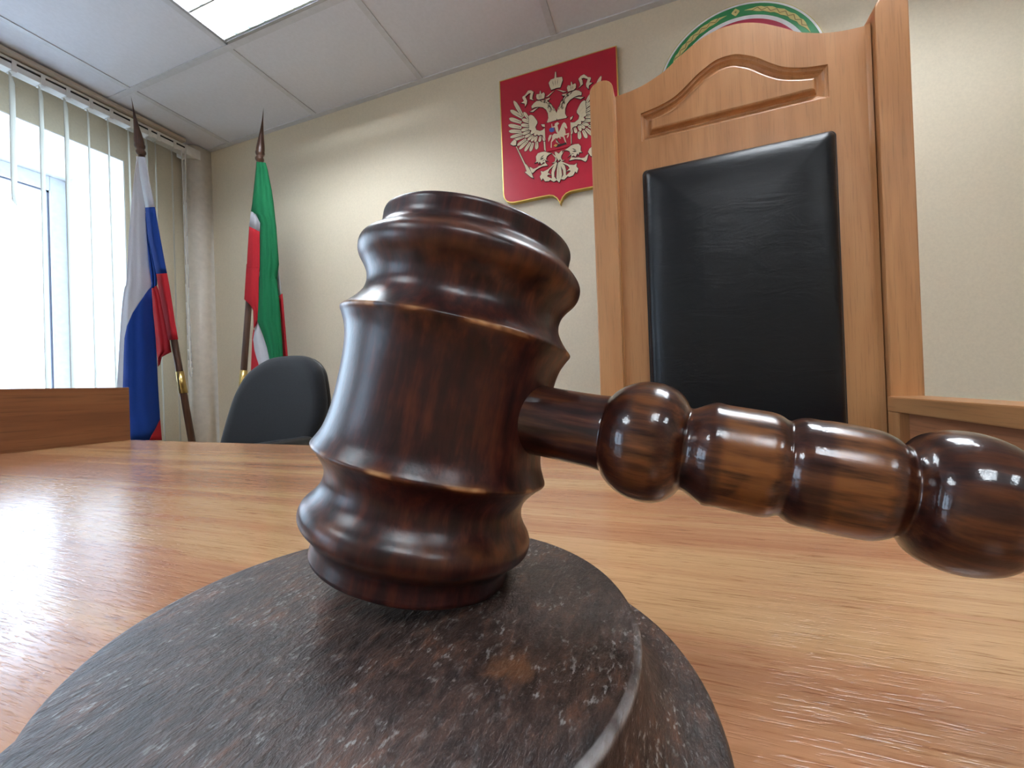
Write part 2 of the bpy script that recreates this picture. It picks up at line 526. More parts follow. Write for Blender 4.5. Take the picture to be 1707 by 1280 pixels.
# suspended ceiling: slab above, bars, and one board per cell
ceil = structure(box('ceiling', (LEFT - 0.6, FRONT - T, CEIL + 0.12), (RIGHT + T, BACK + T, CEIL + 0.2), M['dark_gap']))
GX, GY, S = -2.1486, BACK - 0.4512, 0.6
xs = [LEFT] + [GX + S * k for k in range(8)] + [RIGHT]
ys = [BACK - 0.012] + [GY - S * k for k in range(8)] + [FRONT]
ys = [y for y in ys if y >= FRONT]
lamp_cells = {(2, 1), (2, 4), (5, 1), (5, 4), (7, 4)}
B = 0.012
bm = bmesh.new()
for x in xs[1:-1]:
    bm_box(bm, (x - B, FRONT, CEIL), (x + B, BACK - 0.024, CEIL + 0.006))
structure(from_bm('ceiling_bar', bm, M['tbar'], ceil))
bm = bmesh.new()
for y in ys[1:-1]:
    bm_box(bm, (LEFT, y - B, CEIL - 0.0006), (RIGHT, y + B, CEIL + 0.006))
structure(from_bm('ceiling_cross_bar', bm, M['tbar'], ceil))
cache = {}
for i in range(len(xs) - 1):
    for j in range(len(ys) - 1):
        if (i, j) in lamp_cells:
            continue
        w, h = xs[i + 1] - xs[i], ys[j] - ys[j + 1]
        key = (round(w, 3), round(h, 3))
        if key not in cache:
            bm = bmesh.new()
            g = 0.0025
            bm_box(bm, (-w / 2 + g, -h / 2 + g, 0.0035), (w / 2 - g, h / 2 - g, 0.016))
            o = from_bm('ceiling_tile', bm, M['tile'], ceil)
            cache[key] = o
        else:
            o = cache[key].copy()
            C.objects.link(o)
        o.location = ((xs[i] + xs[i + 1]) / 2, (ys[j] + ys[j + 1]) / 2, CEIL)
        structure(o)

# recessed louvred lamps
LAMP_LABELS = {(2, 1): 'recessed square ceiling lamp with mirrored louvre above the flags',
               (2, 4): 'recessed ceiling lamp over the left end of the desk, beyond the picture',
               (5, 1): 'recessed ceiling lamp straight above the tall wooden chair',
               (5, 4): 'recessed ceiling lamp above and behind the camera, right of centre',
               (7, 4): 'recessed ceiling lamp near the right wall behind the camera'}
def ceiling_lamp(cell):
    i, j = cell
    xa, xb = xs[i] + 0.013, xs[i + 1] - 0.013
    yb, ya = ys[j] - 0.013, ys[j + 1] + 0.013
    cx, cy = (xa + xb) / 2, (ya + yb) / 2
    r = empty('ceiling_lamp', (cx, cy, CEIL), LAMP_LABELS[cell], 'ceiling lamp', 'recessed louvred ceiling lamps')
    w, h = (xb - xa) / 2, (yb - ya) / 2
    bm = bmesh.new()
    for lo, hi in (((-w, -h), (w, -h + 0.012)), ((-w, h - 0.012), (w, h)), ((-w, -h), (-w + 0.012, h)), ((w - 0.012, -h), (w, h))):
        bm_box(bm, (lo[0], lo[1], -0.003), (hi[0], hi[1], 0.012), 0.002)
    from_bm('frame', bm, M['steel'], r)
    bm = bmesh.new()
    bm_box(bm, (-w, -h, 0.09), (w, h, 0.095))
    for lo, hi in (((-w, -h), (w, -h + 0.004)), ((-w, h - 0.004), (w, h)), ((-w, -h), (-w + 0.004, h)), ((w - 0.004, -h), (w, h))):
        bm_box(bm, (lo[0], lo[1], 0.012), (hi[0], hi[1], 0.09))
    from_bm('housing', bm, M['white_wall'], r)
    n = 4
    for k in range(n):
        y = -h + (k + 0.5) * 2 * h / n
        bm = bmesh.new()
        bm_rod(bm, (-w + 0.02, y, 0.034), (w - 0.02, y, 0.034), 0.012, n=8)
        from_bm('tube', bm, M['tube'], r, True)
    bm = bmesh.new()
    for k in range(n + 1):                       # long parabolic reflectors between the tubes
        y = -h + k * 2 * h / n
        y = max(-h + 0.016, min(h - 0.016, y))
        bm_prism(bm, [(-0.003, 0.0), (0.003, 0.0), (0.006, 0.010), (0.009, 0.020), (-0.009, 0.020), (-0.006, 0.010)],
                 lambda u, v, d, y=y: (d, y + u, v), -w + 0.013, w - 0.013)
    from_bm('reflector', bm, M['louver'], r)
    bm = bmesh.new()
    for k in range(1, 8):                        # curved cross blades
        x = -w + k * 2 * w / 8
        bm_prism(bm, [(-0.0012, 0.001), (0.0012, 0.001), (0.003, 0.018), (-0.003, 0.018)],
                 lambda u, v, d, x=x: (x + u, d, v), -h + 0.013, h - 0.013)
    from_bm('louver_blade', bm, M['louver'], r)
for cell in sorted(lamp_cells):
    ceiling_lamp(cell)

# ---------------------------------------------------------------- judge's desk
desk = empty('judge_desk', (0, 0, FLOOR), 'long light brown laminate desk with grained top under the gavel', 'desk')
TT = 0.028
def desk_edge(x):
    return 0.522 - 0.05 * (x + 1.008) if x < -0.512 else 0.4972 - 0.03 * (x + 0.512)
poly = [(-1.03, -0.42), (1.15, -0.42), (1.15, desk_edge(1.15)), (-0.512, desk_edge(-0.512)), (-1.03, desk_edge(-1.03))]
bm = bmesh.new()
bm_prism(bm, poly, lambda u, v, d: (u, v, d), TABLE - TT, TABLE, 0.0015)
keep(from_bm('tabletop', bm, M['table']), desk)
keep(box('side_screen', (-1.03, -0.40, FLOOR), (-1.008, 0.522, 0.0262), M['screen'], None, 0.001), desk)
keep(box('side_screen', (1.128, -0.40, FLOOR), (1.15, 0.44, 0.0262), M['screen'], None, 0.001), desk)
keep(box('modesty_panel', (-1.005, -0.30, FLOOR + 0.02), (1.125, -0.28, TABLE - TT - 0.002), M['screen'], None, 0.001), desk)

# ---------------------------------------------------------------- sound block
D = 0.048                                           # camera height above the block's top
BX, BY = -1.222 * D, 1.569 * D
prof = [(0, -0.992), (0.6, -0.993), (0.98, -0.996), (1.07, -0.999), (1.100, -1.002), (1.113, -1.008), (1.119, -1.020), (1.121, -1.05), (1.127, -1.10),
        (1.14, -1.15), (1.165, -1.20), (1.215, -1.252), (1.28, -1.285), (1.345, -1.298), (1.385, -1.306), (1.405, -1.325), (1.412, -1.36),
        (1.412, -1.50), (1.405, -1.60), (1.385, -1.64), (1.34, -1.65), (0, -1.65)]
bm = bmesh.new()
pd = dense(prof, 5)
bm_lathe(bm, [(max(0, r) * D, z * D) for r, z in pd], 144)
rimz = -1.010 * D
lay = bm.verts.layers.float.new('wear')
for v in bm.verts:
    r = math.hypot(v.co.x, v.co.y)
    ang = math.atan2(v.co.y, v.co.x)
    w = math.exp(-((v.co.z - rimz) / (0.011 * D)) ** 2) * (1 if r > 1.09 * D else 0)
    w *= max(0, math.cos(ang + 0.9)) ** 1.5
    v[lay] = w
    f = 1 + 0.004 * mnoise.noise(Vector((v.co.x * 60, v.co.y * 60, v.co.z * 60)))
    v.co.x *= f; v.co.y *= f
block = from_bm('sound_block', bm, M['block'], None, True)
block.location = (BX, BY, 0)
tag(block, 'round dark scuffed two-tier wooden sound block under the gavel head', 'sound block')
# ---------------------------------------------------------------- gavel
P = Vector((-1.08541726, 1.95899319, -0.04260347)) * D
A = Vector((0.21684, 0.11478, 1.0)).normalized()
gav = empty('gavel', (P.x, P.y, P.z), 'dark mahogany turned gavel tilted on the round sound block', 'gavel')
half = [(0.545, 0.0), (0.546, 0.10), (0.552, 0.18), (0.566, 0.25), (0.590, 0.305), (0.602, 0.328), (0.600, 0.341), (0.578, 0.362),
        (0.545, 0.40), (0.520, 0.44), (0.511, 0.475), (0.512, 0.505), (0.522, 0.54), (0.545, 0.578), (0.572, 0.612), (0.585, 0.64),
        (0.588, 0.667), (0.583, 0.69), (0.567, 0.712), (0.541, 0.734), (0.518, 0.755), (0.506, 0.775), (0.502, 0.798), (0.503, 0.83),
        (0.503, 0.852), (0.494, 0.868), (0.46, 0.878), (0.33, 0.889), (0.15, 0.894), (0.0, 0.895)]
prof = [(r, -t_) for r, t_ in half[::-1]] + half[1:]
pd = dense(prof, 6)
bm = bmesh.new()
bm_lathe(bm, [(max(0, r) * D, z * D) for r, z in pd], 160)
lay = bm.verts.layers.float.new('wear')
for v in bm.verts:
    t_ = v.co.z / D
    a_ = abs(t_)
    w = 0.95 * math.exp(-((a_ - 0.332) / 0.018) ** 2) + 0.55 * math.exp(-((a_ - 0.61) / 0.035) ** 2) + 0.5 * math.exp(-((a_ - 0.715) / 0.03) ** 2)
    v[lay] = min(1.0, w)
    ph = math.atan2(v.co.y, v.co.x)
    q = Vector((math.cos(ph) * 2.2, math.sin(ph) * 2.2, t_ * 5))
    f = 1 + 0.006 * mnoise.noise(q)
    v.co.x *= f; v.co.y *= f
head = from_bm('head', bm, M['gavel'], None, True)
head.matrix_world = axis_matrix(P, A)
keep_M = head.matrix_world.copy()
head.parent = gav
head.matrix_parent_inverse = Matrix.Translation(-P)
e1 = (Vector((1, 0, 0)) - A * A.x).normalized()
e2 = A.cross(e1)
hdir = (e1 * math.cos(-0.1) + e2 * math.sin(-0.1) + A * 0.0254).normalized()
HO = P + A * (-0.026 * D)
prof = [(0, 0.30), (0.165, 0.30), (0.163, 0.60), (0.162, 0.80), (0.166, 0.868), (0.172, 0.885), (0.192, 0.90), (0.222, 0.94), (0.243, 0.99),
        (0.250, 1.045), (0.245, 1.10), (0.226, 1.145), (0.195, 1.178), (0.170, 1.194), (0.166, 1.205), (0.172, 1.222), (0.188, 1.25),
        (0.201, 1.278), (0.204, 1.298), (0.201, 1.318), (0.199, 1.345), (0.198, 1.42), (0.196, 1.475), (0.189, 1.505), (0.178, 1.525),
        (0.176, 1.538), (0.184, 1.552), (0.191, 1.568), (0.195, 1.592), (0.194, 1.625), (0.195, 1.66), (0.193, 1.73), (0.187, 1.79),
        (0.172, 1.83), (0.156, 1.852), (0.152, 1.864), (0.165, 1.876), (0.195, 1.90), (0.215, 1.94), (0.224, 1.99), (0.221, 2.04),
        (0.205, 2.09), (0.180, 2.125), (0.155, 2.148), (0.138, 2.165), (0.138, 2.19), (0.15, 2.23), (0.17, 2.5), (0.19, 3.0), (0.18, 3.6),
        (0.15, 3.85), (0.09, 3.93), (0, 3.95)]
pd = dense(prof, 5)
bm = bmesh.new()
bm_lathe(bm, [(max(0, r) * D, z * D) for r, z in pd], 96)
lay = bm.verts.layers.float.new('wear')
for v in bm.verts:
    s = v.co.z / D
    def seg(a, b_):
        return 1 / (1 + math.exp(-(s - a) / 0.006)) * 1 / (1 + math.exp((s - b_) / 0.006))
    v[lay] = min(0.8, 0.8 * seg(1.325, 1.50) + 0.75 * seg(1.645, 1.80) + 0.4 * seg(1.0, 1.10))
hnd = from_bm('handle', bm, M['handle'], None, True)
hnd.matrix_world = axis_matrix(HO, hdir, (0, 0, 1))
hnd.parent = gav
hnd.matrix_parent_inverse = Matrix.Translation(-P)

# ---------------------------------------------------------------- tall wooden armchair
TH = empty('judge_armchair', (0.174, 1.1, FLOOR), 'tall beech armchair with arched top, carved panel and black padded back', 'armchair', None, math.radians(-1.6))
zf = lambda z: z - FLOOR
def half_curve(pts, n=10):
    """symmetric top line from points (dx >= 0, z), left to right"""
    d = dense(pts, n)
    return [(-x, z) for x, z in d[::-1]] + [(x, z) for x, z in d[1:]]
PW = 0.268
topc = half_curve([(0, 0.8355), (0.022, 0.834), (0.048, 0.8275), (0.075, 0.8155), (0.11, 0.794), (0.14, 0.7735), (0.165, 0.7625), (0.19, 0.7535), (0.22, 0.7475), (0.245, 0.745), (PW, 0.744)], 4)
gx = -0.0035                                        # carved panel centre
gtop = half_curve([(0, 0.766), (0.018, 0.7645), (0.036, 0.7575), (0.062, 0.743), (0.09, 0.7205), (0.115, 0.7035), (0.14, 0.694), (0.165, 0.688), (0.197, 0.6835)], 5)
def groove_loop(d):
    """outline of the carved panel drawn in by d, same vertex count every time, mitred corners"""
    off = []
    for i, (x, z) in enumerate(gtop):
        a, b_ = gtop[max(0, i - 1)], gtop[min(len(gtop) - 1, i + 1)]
        tx, tz = b_[0] - a[0], b_[1] - a[1]
        L = math.hypot(tx, tz)
        off.append((x + tz / L * d, z - tx / L * d))
    hw, nn, out = 0.197 - d, 72, []
    for i in range(nn + 1):
        x = -hw + 2 * hw * i / nn
        for p, q in zip(off, off[1:]):
            if p[0] <= x <= q[0] or (q is off[-1] and x > q[0]) or (p is off[0] and x < p[0]):
                f = (x - p[0]) / max(1e-9, q[0] - p[0])
                z = p[1] + f * (q[1] - p[1])
                break
        out.append((x + gx, z))
    return out + [(hw + gx, 0.611 + d), (-hw + gx, 0.611 + d)]
outer = groove_loop(0.0)
def inset(loop, d):
    n = len(loop)
    area = sum(loop[i][0] * loop[(i + 1) % n][1] - loop[(i + 1) % n][0] * loop[i][1] for i in range(n))
    sgn = 1 if area > 0 else -1
    out = []
    for i in range(n):
        p0, p1, p2 = Vector(loop[i - 1]), Vector(loop[i]), Vector(loop[(i + 1) % n])
        d1, d2 = (p1 - p0).normalized(), (p2 - p1).normalized()
        n1, n2 = Vector((-d1.y, d1.x)) * sgn, Vector((-d2.y, d2.x)) * sgn
        q = n1 + n2
        q = q / max(0.25, q.length_squared / 2)
        out.append(tuple(p1 + q * d))
    return out
bm = bmesh.new()
YF = 0.0                                            # front plane of the back panel (local y)
def bv(p, y):
    return bm.verts.new((p[0], y, zf(p[1])))
board = topc + [(PW, FLOOR + 0.25), (-PW, FLOOR + 0.25)]
bl_ = [bv(p, YF) for p in board]
fe = [bm.edges.new((bl_[i], bl_[(i + 1) % len(bl_)])) for i in range(len(bl_))]
gprof = [(0.0, 0.0), (0.001, 0.0035), (0.0035, 0.0055), (0.006, 0.006), (0.010, 0.0105), (0.015, 0.0135), (0.019, 0.0135), (0.0225, 0.009), (0.0245, 0.003), (0.026, 0.0012), (0.029, 0.0)]
loops = [[bv(p, YF + dp) for p in groove_loop(w_)] for w_, dp in gprof]
n = len(outer)
ge = [bm.edges.new((loops[0][i], loops[0][(i + 1) % n])) for i in range(n)]
bmesh.ops.triangle_fill(bm, use_beauty=True, use_dissolve=False, edges=fe + ge)
for L0, L1 in zip(loops, loops[1:]):
    for i in range(n):
        bm.faces.new((L0[i], L0[(i + 1) % n], L1[(i + 1) % n], L1[i]))
f = bm.faces.new(loops[-1])
bmesh.ops.triangulate(bm, faces=[f])
bb = [bv(p, YF + 0.03) for p in board]
for i in range(len(board)):
    bm.faces.new((bl_[i], bl_[(i + 1) % len(board)], bb[(i + 1) % len(board)], bb[i]))
f = bm.faces.new(bb)
bmesh.ops.triangulate(bm, faces=[f])
from_bm('back_panel', bm, M['throne'], TH)
# posts with rounded heads, standing proud of the panel
for s in (-1, 1):
    xa, xb = (-0.324, -0.264) if s < 0 else (0.269, 0.324)
    r = 0.030
    pl = [(xa, FLOOR), (xb, FLOOR)]
    zt = 0.779 if s < 0 else 0.782
    for k in range(13):
        a_ = k / 12 * math.pi
        pl.append(((xa + xb) / 2 + (xb - xa) / 2 * math.cos(a_), zt - r + r * math.sin(a_) ** 0.8))
    bm = bmesh.new()
    bm_prism(bm, pl, lambda u, v, d: (u, d, zf(v)), 0.05, -0.025, 0.003)
    from_bm('back_post', bm, M['throne'], TH)
# cove strip between panel and right/left post
for s in (-1, 1):
    bm = bmesh.new()
    x = s * 0.2665
    bm_prism(bm, [(0, 0), (-0.006 * s, 0), (-0.0035 * s, -0.0035), (0, -0.010)], lambda u, v, d, x=x: (x + u, v, zf(d)), FLOOR + 0.3, 0.742)
    from_bm('cove_strip', bm, M['throne'], TH)
# padded back: dark recess and domed leatherette cushion
pz0, pz1, px0, px1 = -0.30, 0.535, -0.2015, 0.2025
def rounded(x0, x1, z0, z1, r, k=6):
    out = []
    for cx, cz, a0 in ((x1 - r, z0 + r, -90), (x1 - r, z1 - r, 0), (x0 + r, z1 - r, 90), (x0 + r, z0 + r, 180)):
        for i in range(k + 1):
            a_ = math.radians(a0 + 90 * i / k)
            out.append((cx + r * math.cos(a_), cz + r * math.sin(a_)))
    return out
bm = bmesh.new()
bm_prism(bm, rounded(px0, px1, pz0, pz1, 0.012), lambda u, v, d: (u, d, zf(v)), 0.001, -0.0025)
from_bm('cushion_edge', bm, M['dark_gap'], TH)
bm = bmesh.new()
R_ = []
for ins, dp in ((0.004, -0.002), (0.0042, -0.008), (0.0055, -0.013), (0.009, -0.018), (0.014, -0.0225), (0.020, -0.026), (0.028, -0.029), (0.045, -0.0325), (0.08, -0.036), (0.13, -0.038)):
    rr = max(0.004, 0.014 - ins * 0.2)
    R_.append([bm.verts.new((u, dp, zf(v))) for u, v in rounded(px0 + ins, px1 - ins, pz0 + ins, pz1 - ins, rr)])
for L0, L1 in zip(R_, R_[1:]):
    for i in range(len(L0)):
        bm.faces.new((L0[i], L0[(i + 1) % len(L0)], L1[(i + 1) % len(L0)], L1[i]))
bm.faces.new(R_[-1])
from_bm('back_cushion', bm, M['leather'], TH, True)
# arms: flat rail on a panelled side
for s in (-1, 1):
    xa, xb = (-0.322, -0.262) if s < 0 else (0.262, 0.322)
    box('armrest', (xa, -0.55, zf(-0.077)), (xb, -0.026, zf(-0.0465)), M['throne_y'], TH, 0.003)
    xi = 0.262 if s > 0 else -0.322
    box('arm_post', (xi, -0.07, 0.0), (xi + 0.06, -0.027, zf(-0.0775)), M['throne'], TH, 0.002)
    box('arm_post', (xi, -0.55, 0.0), (xi + 0.06, -0.50, zf(-0.0775)), M['throne'], TH, 0.002)
    box('arm_panel', (xi + 0.016, -0.499, 0.15), (xi + 0.040, -0.071, zf(-0.0775)), M['arm_panel'], TH, 0.001)
box('seat_frame', (-0.26, -0.52, 0.30), (0.26, -0.002, 0.38), M['throne_y'], TH, 0.003)
bm = bmesh.new()
bm_box(bm, (-0.25, -0.53, 0.381), (0.25, -0.035, 0.46), 0.03)
from_bm('seat_cushion', bm, M['leather'], TH, True)

# ---------------------------------------------------------------- office chair behind the desk
OC = empty('office_chair', (-1.34, 1.02, FLOOR), 'charcoal office chair with rounded back behind the desk, before the flags', 'office chair')
ol = [(-1.627, -0.176), (-1.593, -0.097), (-1.552, -0.014), (-1.52, 0.034), (-1.477, 0.082), (-1.427, 0.112), (-1.371, 0.133), (-1.317, 0.141), (-1.25, 0.141),
      (-1.184, 0.135), (-1.142, 0.12), (-1.109, 0.091), (-1.096, 0.058), (-1.093, -0.007), (-1.096, -0.034), (-1.116, -0.089), (-1.182, -0.171),
      (-1.215, -0.25), (-1.26, -0.31), (-1.34, -0.34), (-1.47, -0.345), (-1.58, -0.325), (-1.635, -0.285), (-1.645, -0.235)]
ol = [p for p in dense(ol + [ol[0]], 3)[:-1]]
def office_back(name, y0, offs, mat):
    bm = bmesh.new()
    cx, cz = -1.36, -0.1
    R_ = []
    for ins, dy in offs:
        R_.append([bm.verts.new((p[0], y0 + dy + 0.55 * (p[0] - cx) ** 2 * -1 - 0.12 * (p[1] + 0.1), p[1])) for p in inset(ol, ins)])
    for L0, L1 in zip(R_, R_[1:]):
        for i in range(len(L0)):
            bm.faces.new((L0[i], L0[(i + 1) % len(L0)], L1[(i + 1) % len(L0)], L1[i]))
    for L0 in (R_[0], R_[-1]):
        f = bm.faces.new(L0)
        bmesh.ops.triangulate(bm, faces=[f])
    return keep(from_bm(name, bm, mat, None, True), OC)
office_back('backrest', 1.17, ((0.012, 0.022), (0.002, 0.016), (0, 0.005), (0.002, -0.008), (0.008, -0.017), (0.02, -0.023), (0.045, -0.027)), M['upholstery'])
office_back('back_shell', 1.20, ((0.012, 0.008), (0.006, 0.004), (0.006, -0.006)), M['black_plastic'])
bm = bmesh.new()
bm_box(bm, (-1.62, 0.72, FLOOR + 0.42), (-1.12, 1.16, FLOOR + 0.50), 0.035)
keep(from_bm('seat', bm, M['upholstery'], None, True), OC)
for x0, x1 in ((-1.13, -1.085), (-1.69, -1.645)):
    bm = bmesh.new()
    ys_ = 0.0 if x0 > -1.4 else -0.19
    bm_box(bm, (x0, 0.76 + ys_, -0.168), (x1, 1.06 + ys_, -0.138), 0.012)
    a = keep(from_bm('armrest', bm, M['black_plastic'], None, True), OC)
    bm = bmesh.new()
    xm = (x0 + x1) / 2
    xs_ = -1.15 if x0 > -1.4 else -1.60
    bm_rod(bm, (xm, 0.92 + ys_, -0.165), (xm, 0.94, FLOOR + 0.41), 0.014)
    bm_rod(bm, (xm, 0.94, FLOOR + 0.41), (xs_, 0.94, FLOOR + 0.415), 0.014)
    keep(from_bm('arm_support', bm, M['black_plastic'], None, True), OC)
bm = bmesh.new()
bm_rod(bm, (-1.37, 1.22, -0.2), (-1.37, 1.20, FLOOR + 0.40), 0.022)
bm_rod(bm, (-1.37, 1.20, FLOOR + 0.40), (-1.37, 0.95, FLOOR + 0.40), 0.022)
keep(from_bm('back_support', bm, M['black_plastic'], None, True), OC)
bm = bmesh.new()
bm_rod(bm, (-1.37, 0.95, FLOOR + 0.08), (-1.37, 0.95, FLOOR + 0.42), 0.026)
keep(from_bm('gas_column', bm, M['black_plastic'], None, True), OC)
for k in range(5):
    a_ = math.radians(72 * k + 20)
    bm = bmesh.new()
    ex, ey = -1.37 + 0.27 * math.cos(a_), 0.95 + 0.27 * math.sin(a_)
    bm_rod(bm, (-1.37, 0.95, FLOOR + 0.10), (ex, ey, FLOOR + 0.065), 0.026, 0.016)
    leg = keep(from_bm('base_leg', bm, M['black_plastic'], None, True), OC)
    bm = bmesh.new()
    bm_rod(bm, (ex - 0.02, ey, FLOOR + 0.025), (ex + 0.02, ey, FLOOR + 0.025), 0.025)
    bm_rod(bm, (ex, ey, FLOOR + 0.03), (ex, ey, FLOOR + 0.066), 0.008)
    cst = from_bm('castor', bm, M['black_plastic'], None, True)
    cst.parent = leg

# ---------------------------------------------------------------- vertical blind
BL = empty('vertical_blind', (LEFT + 0.1, 0.5, 1.29), 'open vertical blind with pale slats in front of the window', 'blind')
RX = LEFT + 0.1
Y0, Y1 = -0.62, 1.475
keep(box('cornice_board', (LEFT + 0.005, Y0, CEIL - 0.022), (RX + 0.045, Y1 - 0.01, CEIL - 0.006), M['cornice'], None, 0.001), BL)
bm = bmesh.new()
bm_box(bm, (RX - 0.022, Y0, 1.293), (RX + 0.024, Y1, 1.317), 0.002)
bm_box(bm, (RX - 0.022, Y0, 1.327), (RX + 0.024, Y1, 1.337), 0.002)
keep(from_bm('rail', bm, M['rail']), BL)
keep(box('rail_slot', (RX - 0.020, Y0, 1.3165), (RX + 0.019, Y1, 1.3275), M['dark_gap']), BL)
keep(box('rail_bracket', (RX - 0.05, Y1, 1.288), (RX + 0.03, 1.548, 1.338), M['rail'], None, 0.003), BL)
def slat(y, ztop, zbot, ang, w=0.089):
    bm = bmesh.new()
    d = Vector((-math.cos(ang), math.sin(ang)))
    nrm = Vector((-d.y, d.x))
    cols = 6
    V = []
    zs = [ztop, ztop - 0.012] + [ztop + (zbot - ztop) * k / 6 for k in range(1, 7)]
    for zi, z in enumerate(zs):
        row = []
        ww = w * (0.35 if zi == 0 else 1.0)
        if zi == len(zs) - 1:
            ww = w * 0.86
        for c in range(cols + 1):
            u = (c / cols - 0.5) * ww
            b_ = 0.002 * (1 - (2 * c / cols - 1) ** 2) + 0.002 * math.sin(z * 2.2 + y * 9)
            q = d * u + nrm * b_
            row.append(bm.verts.new((RX + q.x, y + q.y, z)))
        V.append(row)
    for A_, B_ in zip(V, V[1:]):
        for c in range(cols):
            bm.faces.new((A_[c], A_[c + 1], B_[c + 1], B_[c]))
    o = keep(from_bm('slat', bm, M['slat'], None, True), BL)
    sm = o.modifiers.new('thick', 'SOLIDIFY')
    sm.thickness = 0.0012
    bm = bmesh.new()
    bm_rod(bm, (RX, y, ztop - 0.004), (RX, y, 1.306), 0.0025, n=6)
    bm_box(bm, (RX - 0.012, y - 0.007, 1.2865), (RX + 0.026, y + 0.007, 1.2925))
    bm_box(bm, (RX + 0.0245, y - 0.006, 1.287), (RX + 0.028, y + 0.006, 1.331))
    k = from_bm('slat_carrier', bm, M['rail'], None)
    k.parent = o
TH_ = math.radians(30)
for i, (y, zb, da) in enumerate(((0.8595, 0.783, 0), (0.9395, -0.45, 0), (1.0153, -0.45, 2), (1.0895, -0.45, -1), (1.1613, -0.45, 0), (1.2385, -0.45, 2),
                                 (1.3114, 1.147, 4), (1.3499, -0.45, 3), (1.4228, -0.45, 5))):
    slat(y, 1.283, zb, TH_ + math.radians(da))
for k in range(18):
    slat(0.78 - 0.079 * k, 1.283, -0.45, TH_ + math.radians((-3, 0, 2)[k % 3]))
bm = bmesh.new()
cord = [(0, 1.30), (0.002, 0.9), (0.0, 0.5), (0.004, 0.2), (0.010, 0.12), (0.020, 0.135), (0.016, 0.3), (0.014, 0.7), (0.015, 1.30)]
cd = dense(cord, 4)
for a_, b_ in zip(cd, cd[1:]):
    bm_rod(bm, (RX + 0.03, 1.452 + a_[0], a_[1]), (RX + 0.03, 1.452 + b_[0], b_[1]), 0.0022, n=6)
keep(from_bm('pull_cord', bm, M['rail'], None, True), BL)

# ---------------------------------------------------------------- flags on a floor stand
SB = (-1.92, 1.324, FLOOR)
st = empty('flag_stand', SB, 'low dark floor stand holding both flag poles, hidden behind the desk', 'flag stand')
bm = bmesh.new()
bm_lathe(bm, [(0, 0.0), (0.17, 0.0), (0.17, 0.012), (0.15, 0.022), (0.05, 0.028), (0, 0.028)], 32)
from_bm('base', bm, M['walnut'], st, True)
bm = bmesh.new()
bm_rod(bm, (-0.038, -0.005, 0.02), (-0.072, -0.037, 0.38), 0.019)
bm_rod(bm, (0.038, 0.004, 0.02), (0.062, 0.017, 0.36), 0.019)
from_bm('socket', bm, M['brass'], st, True)

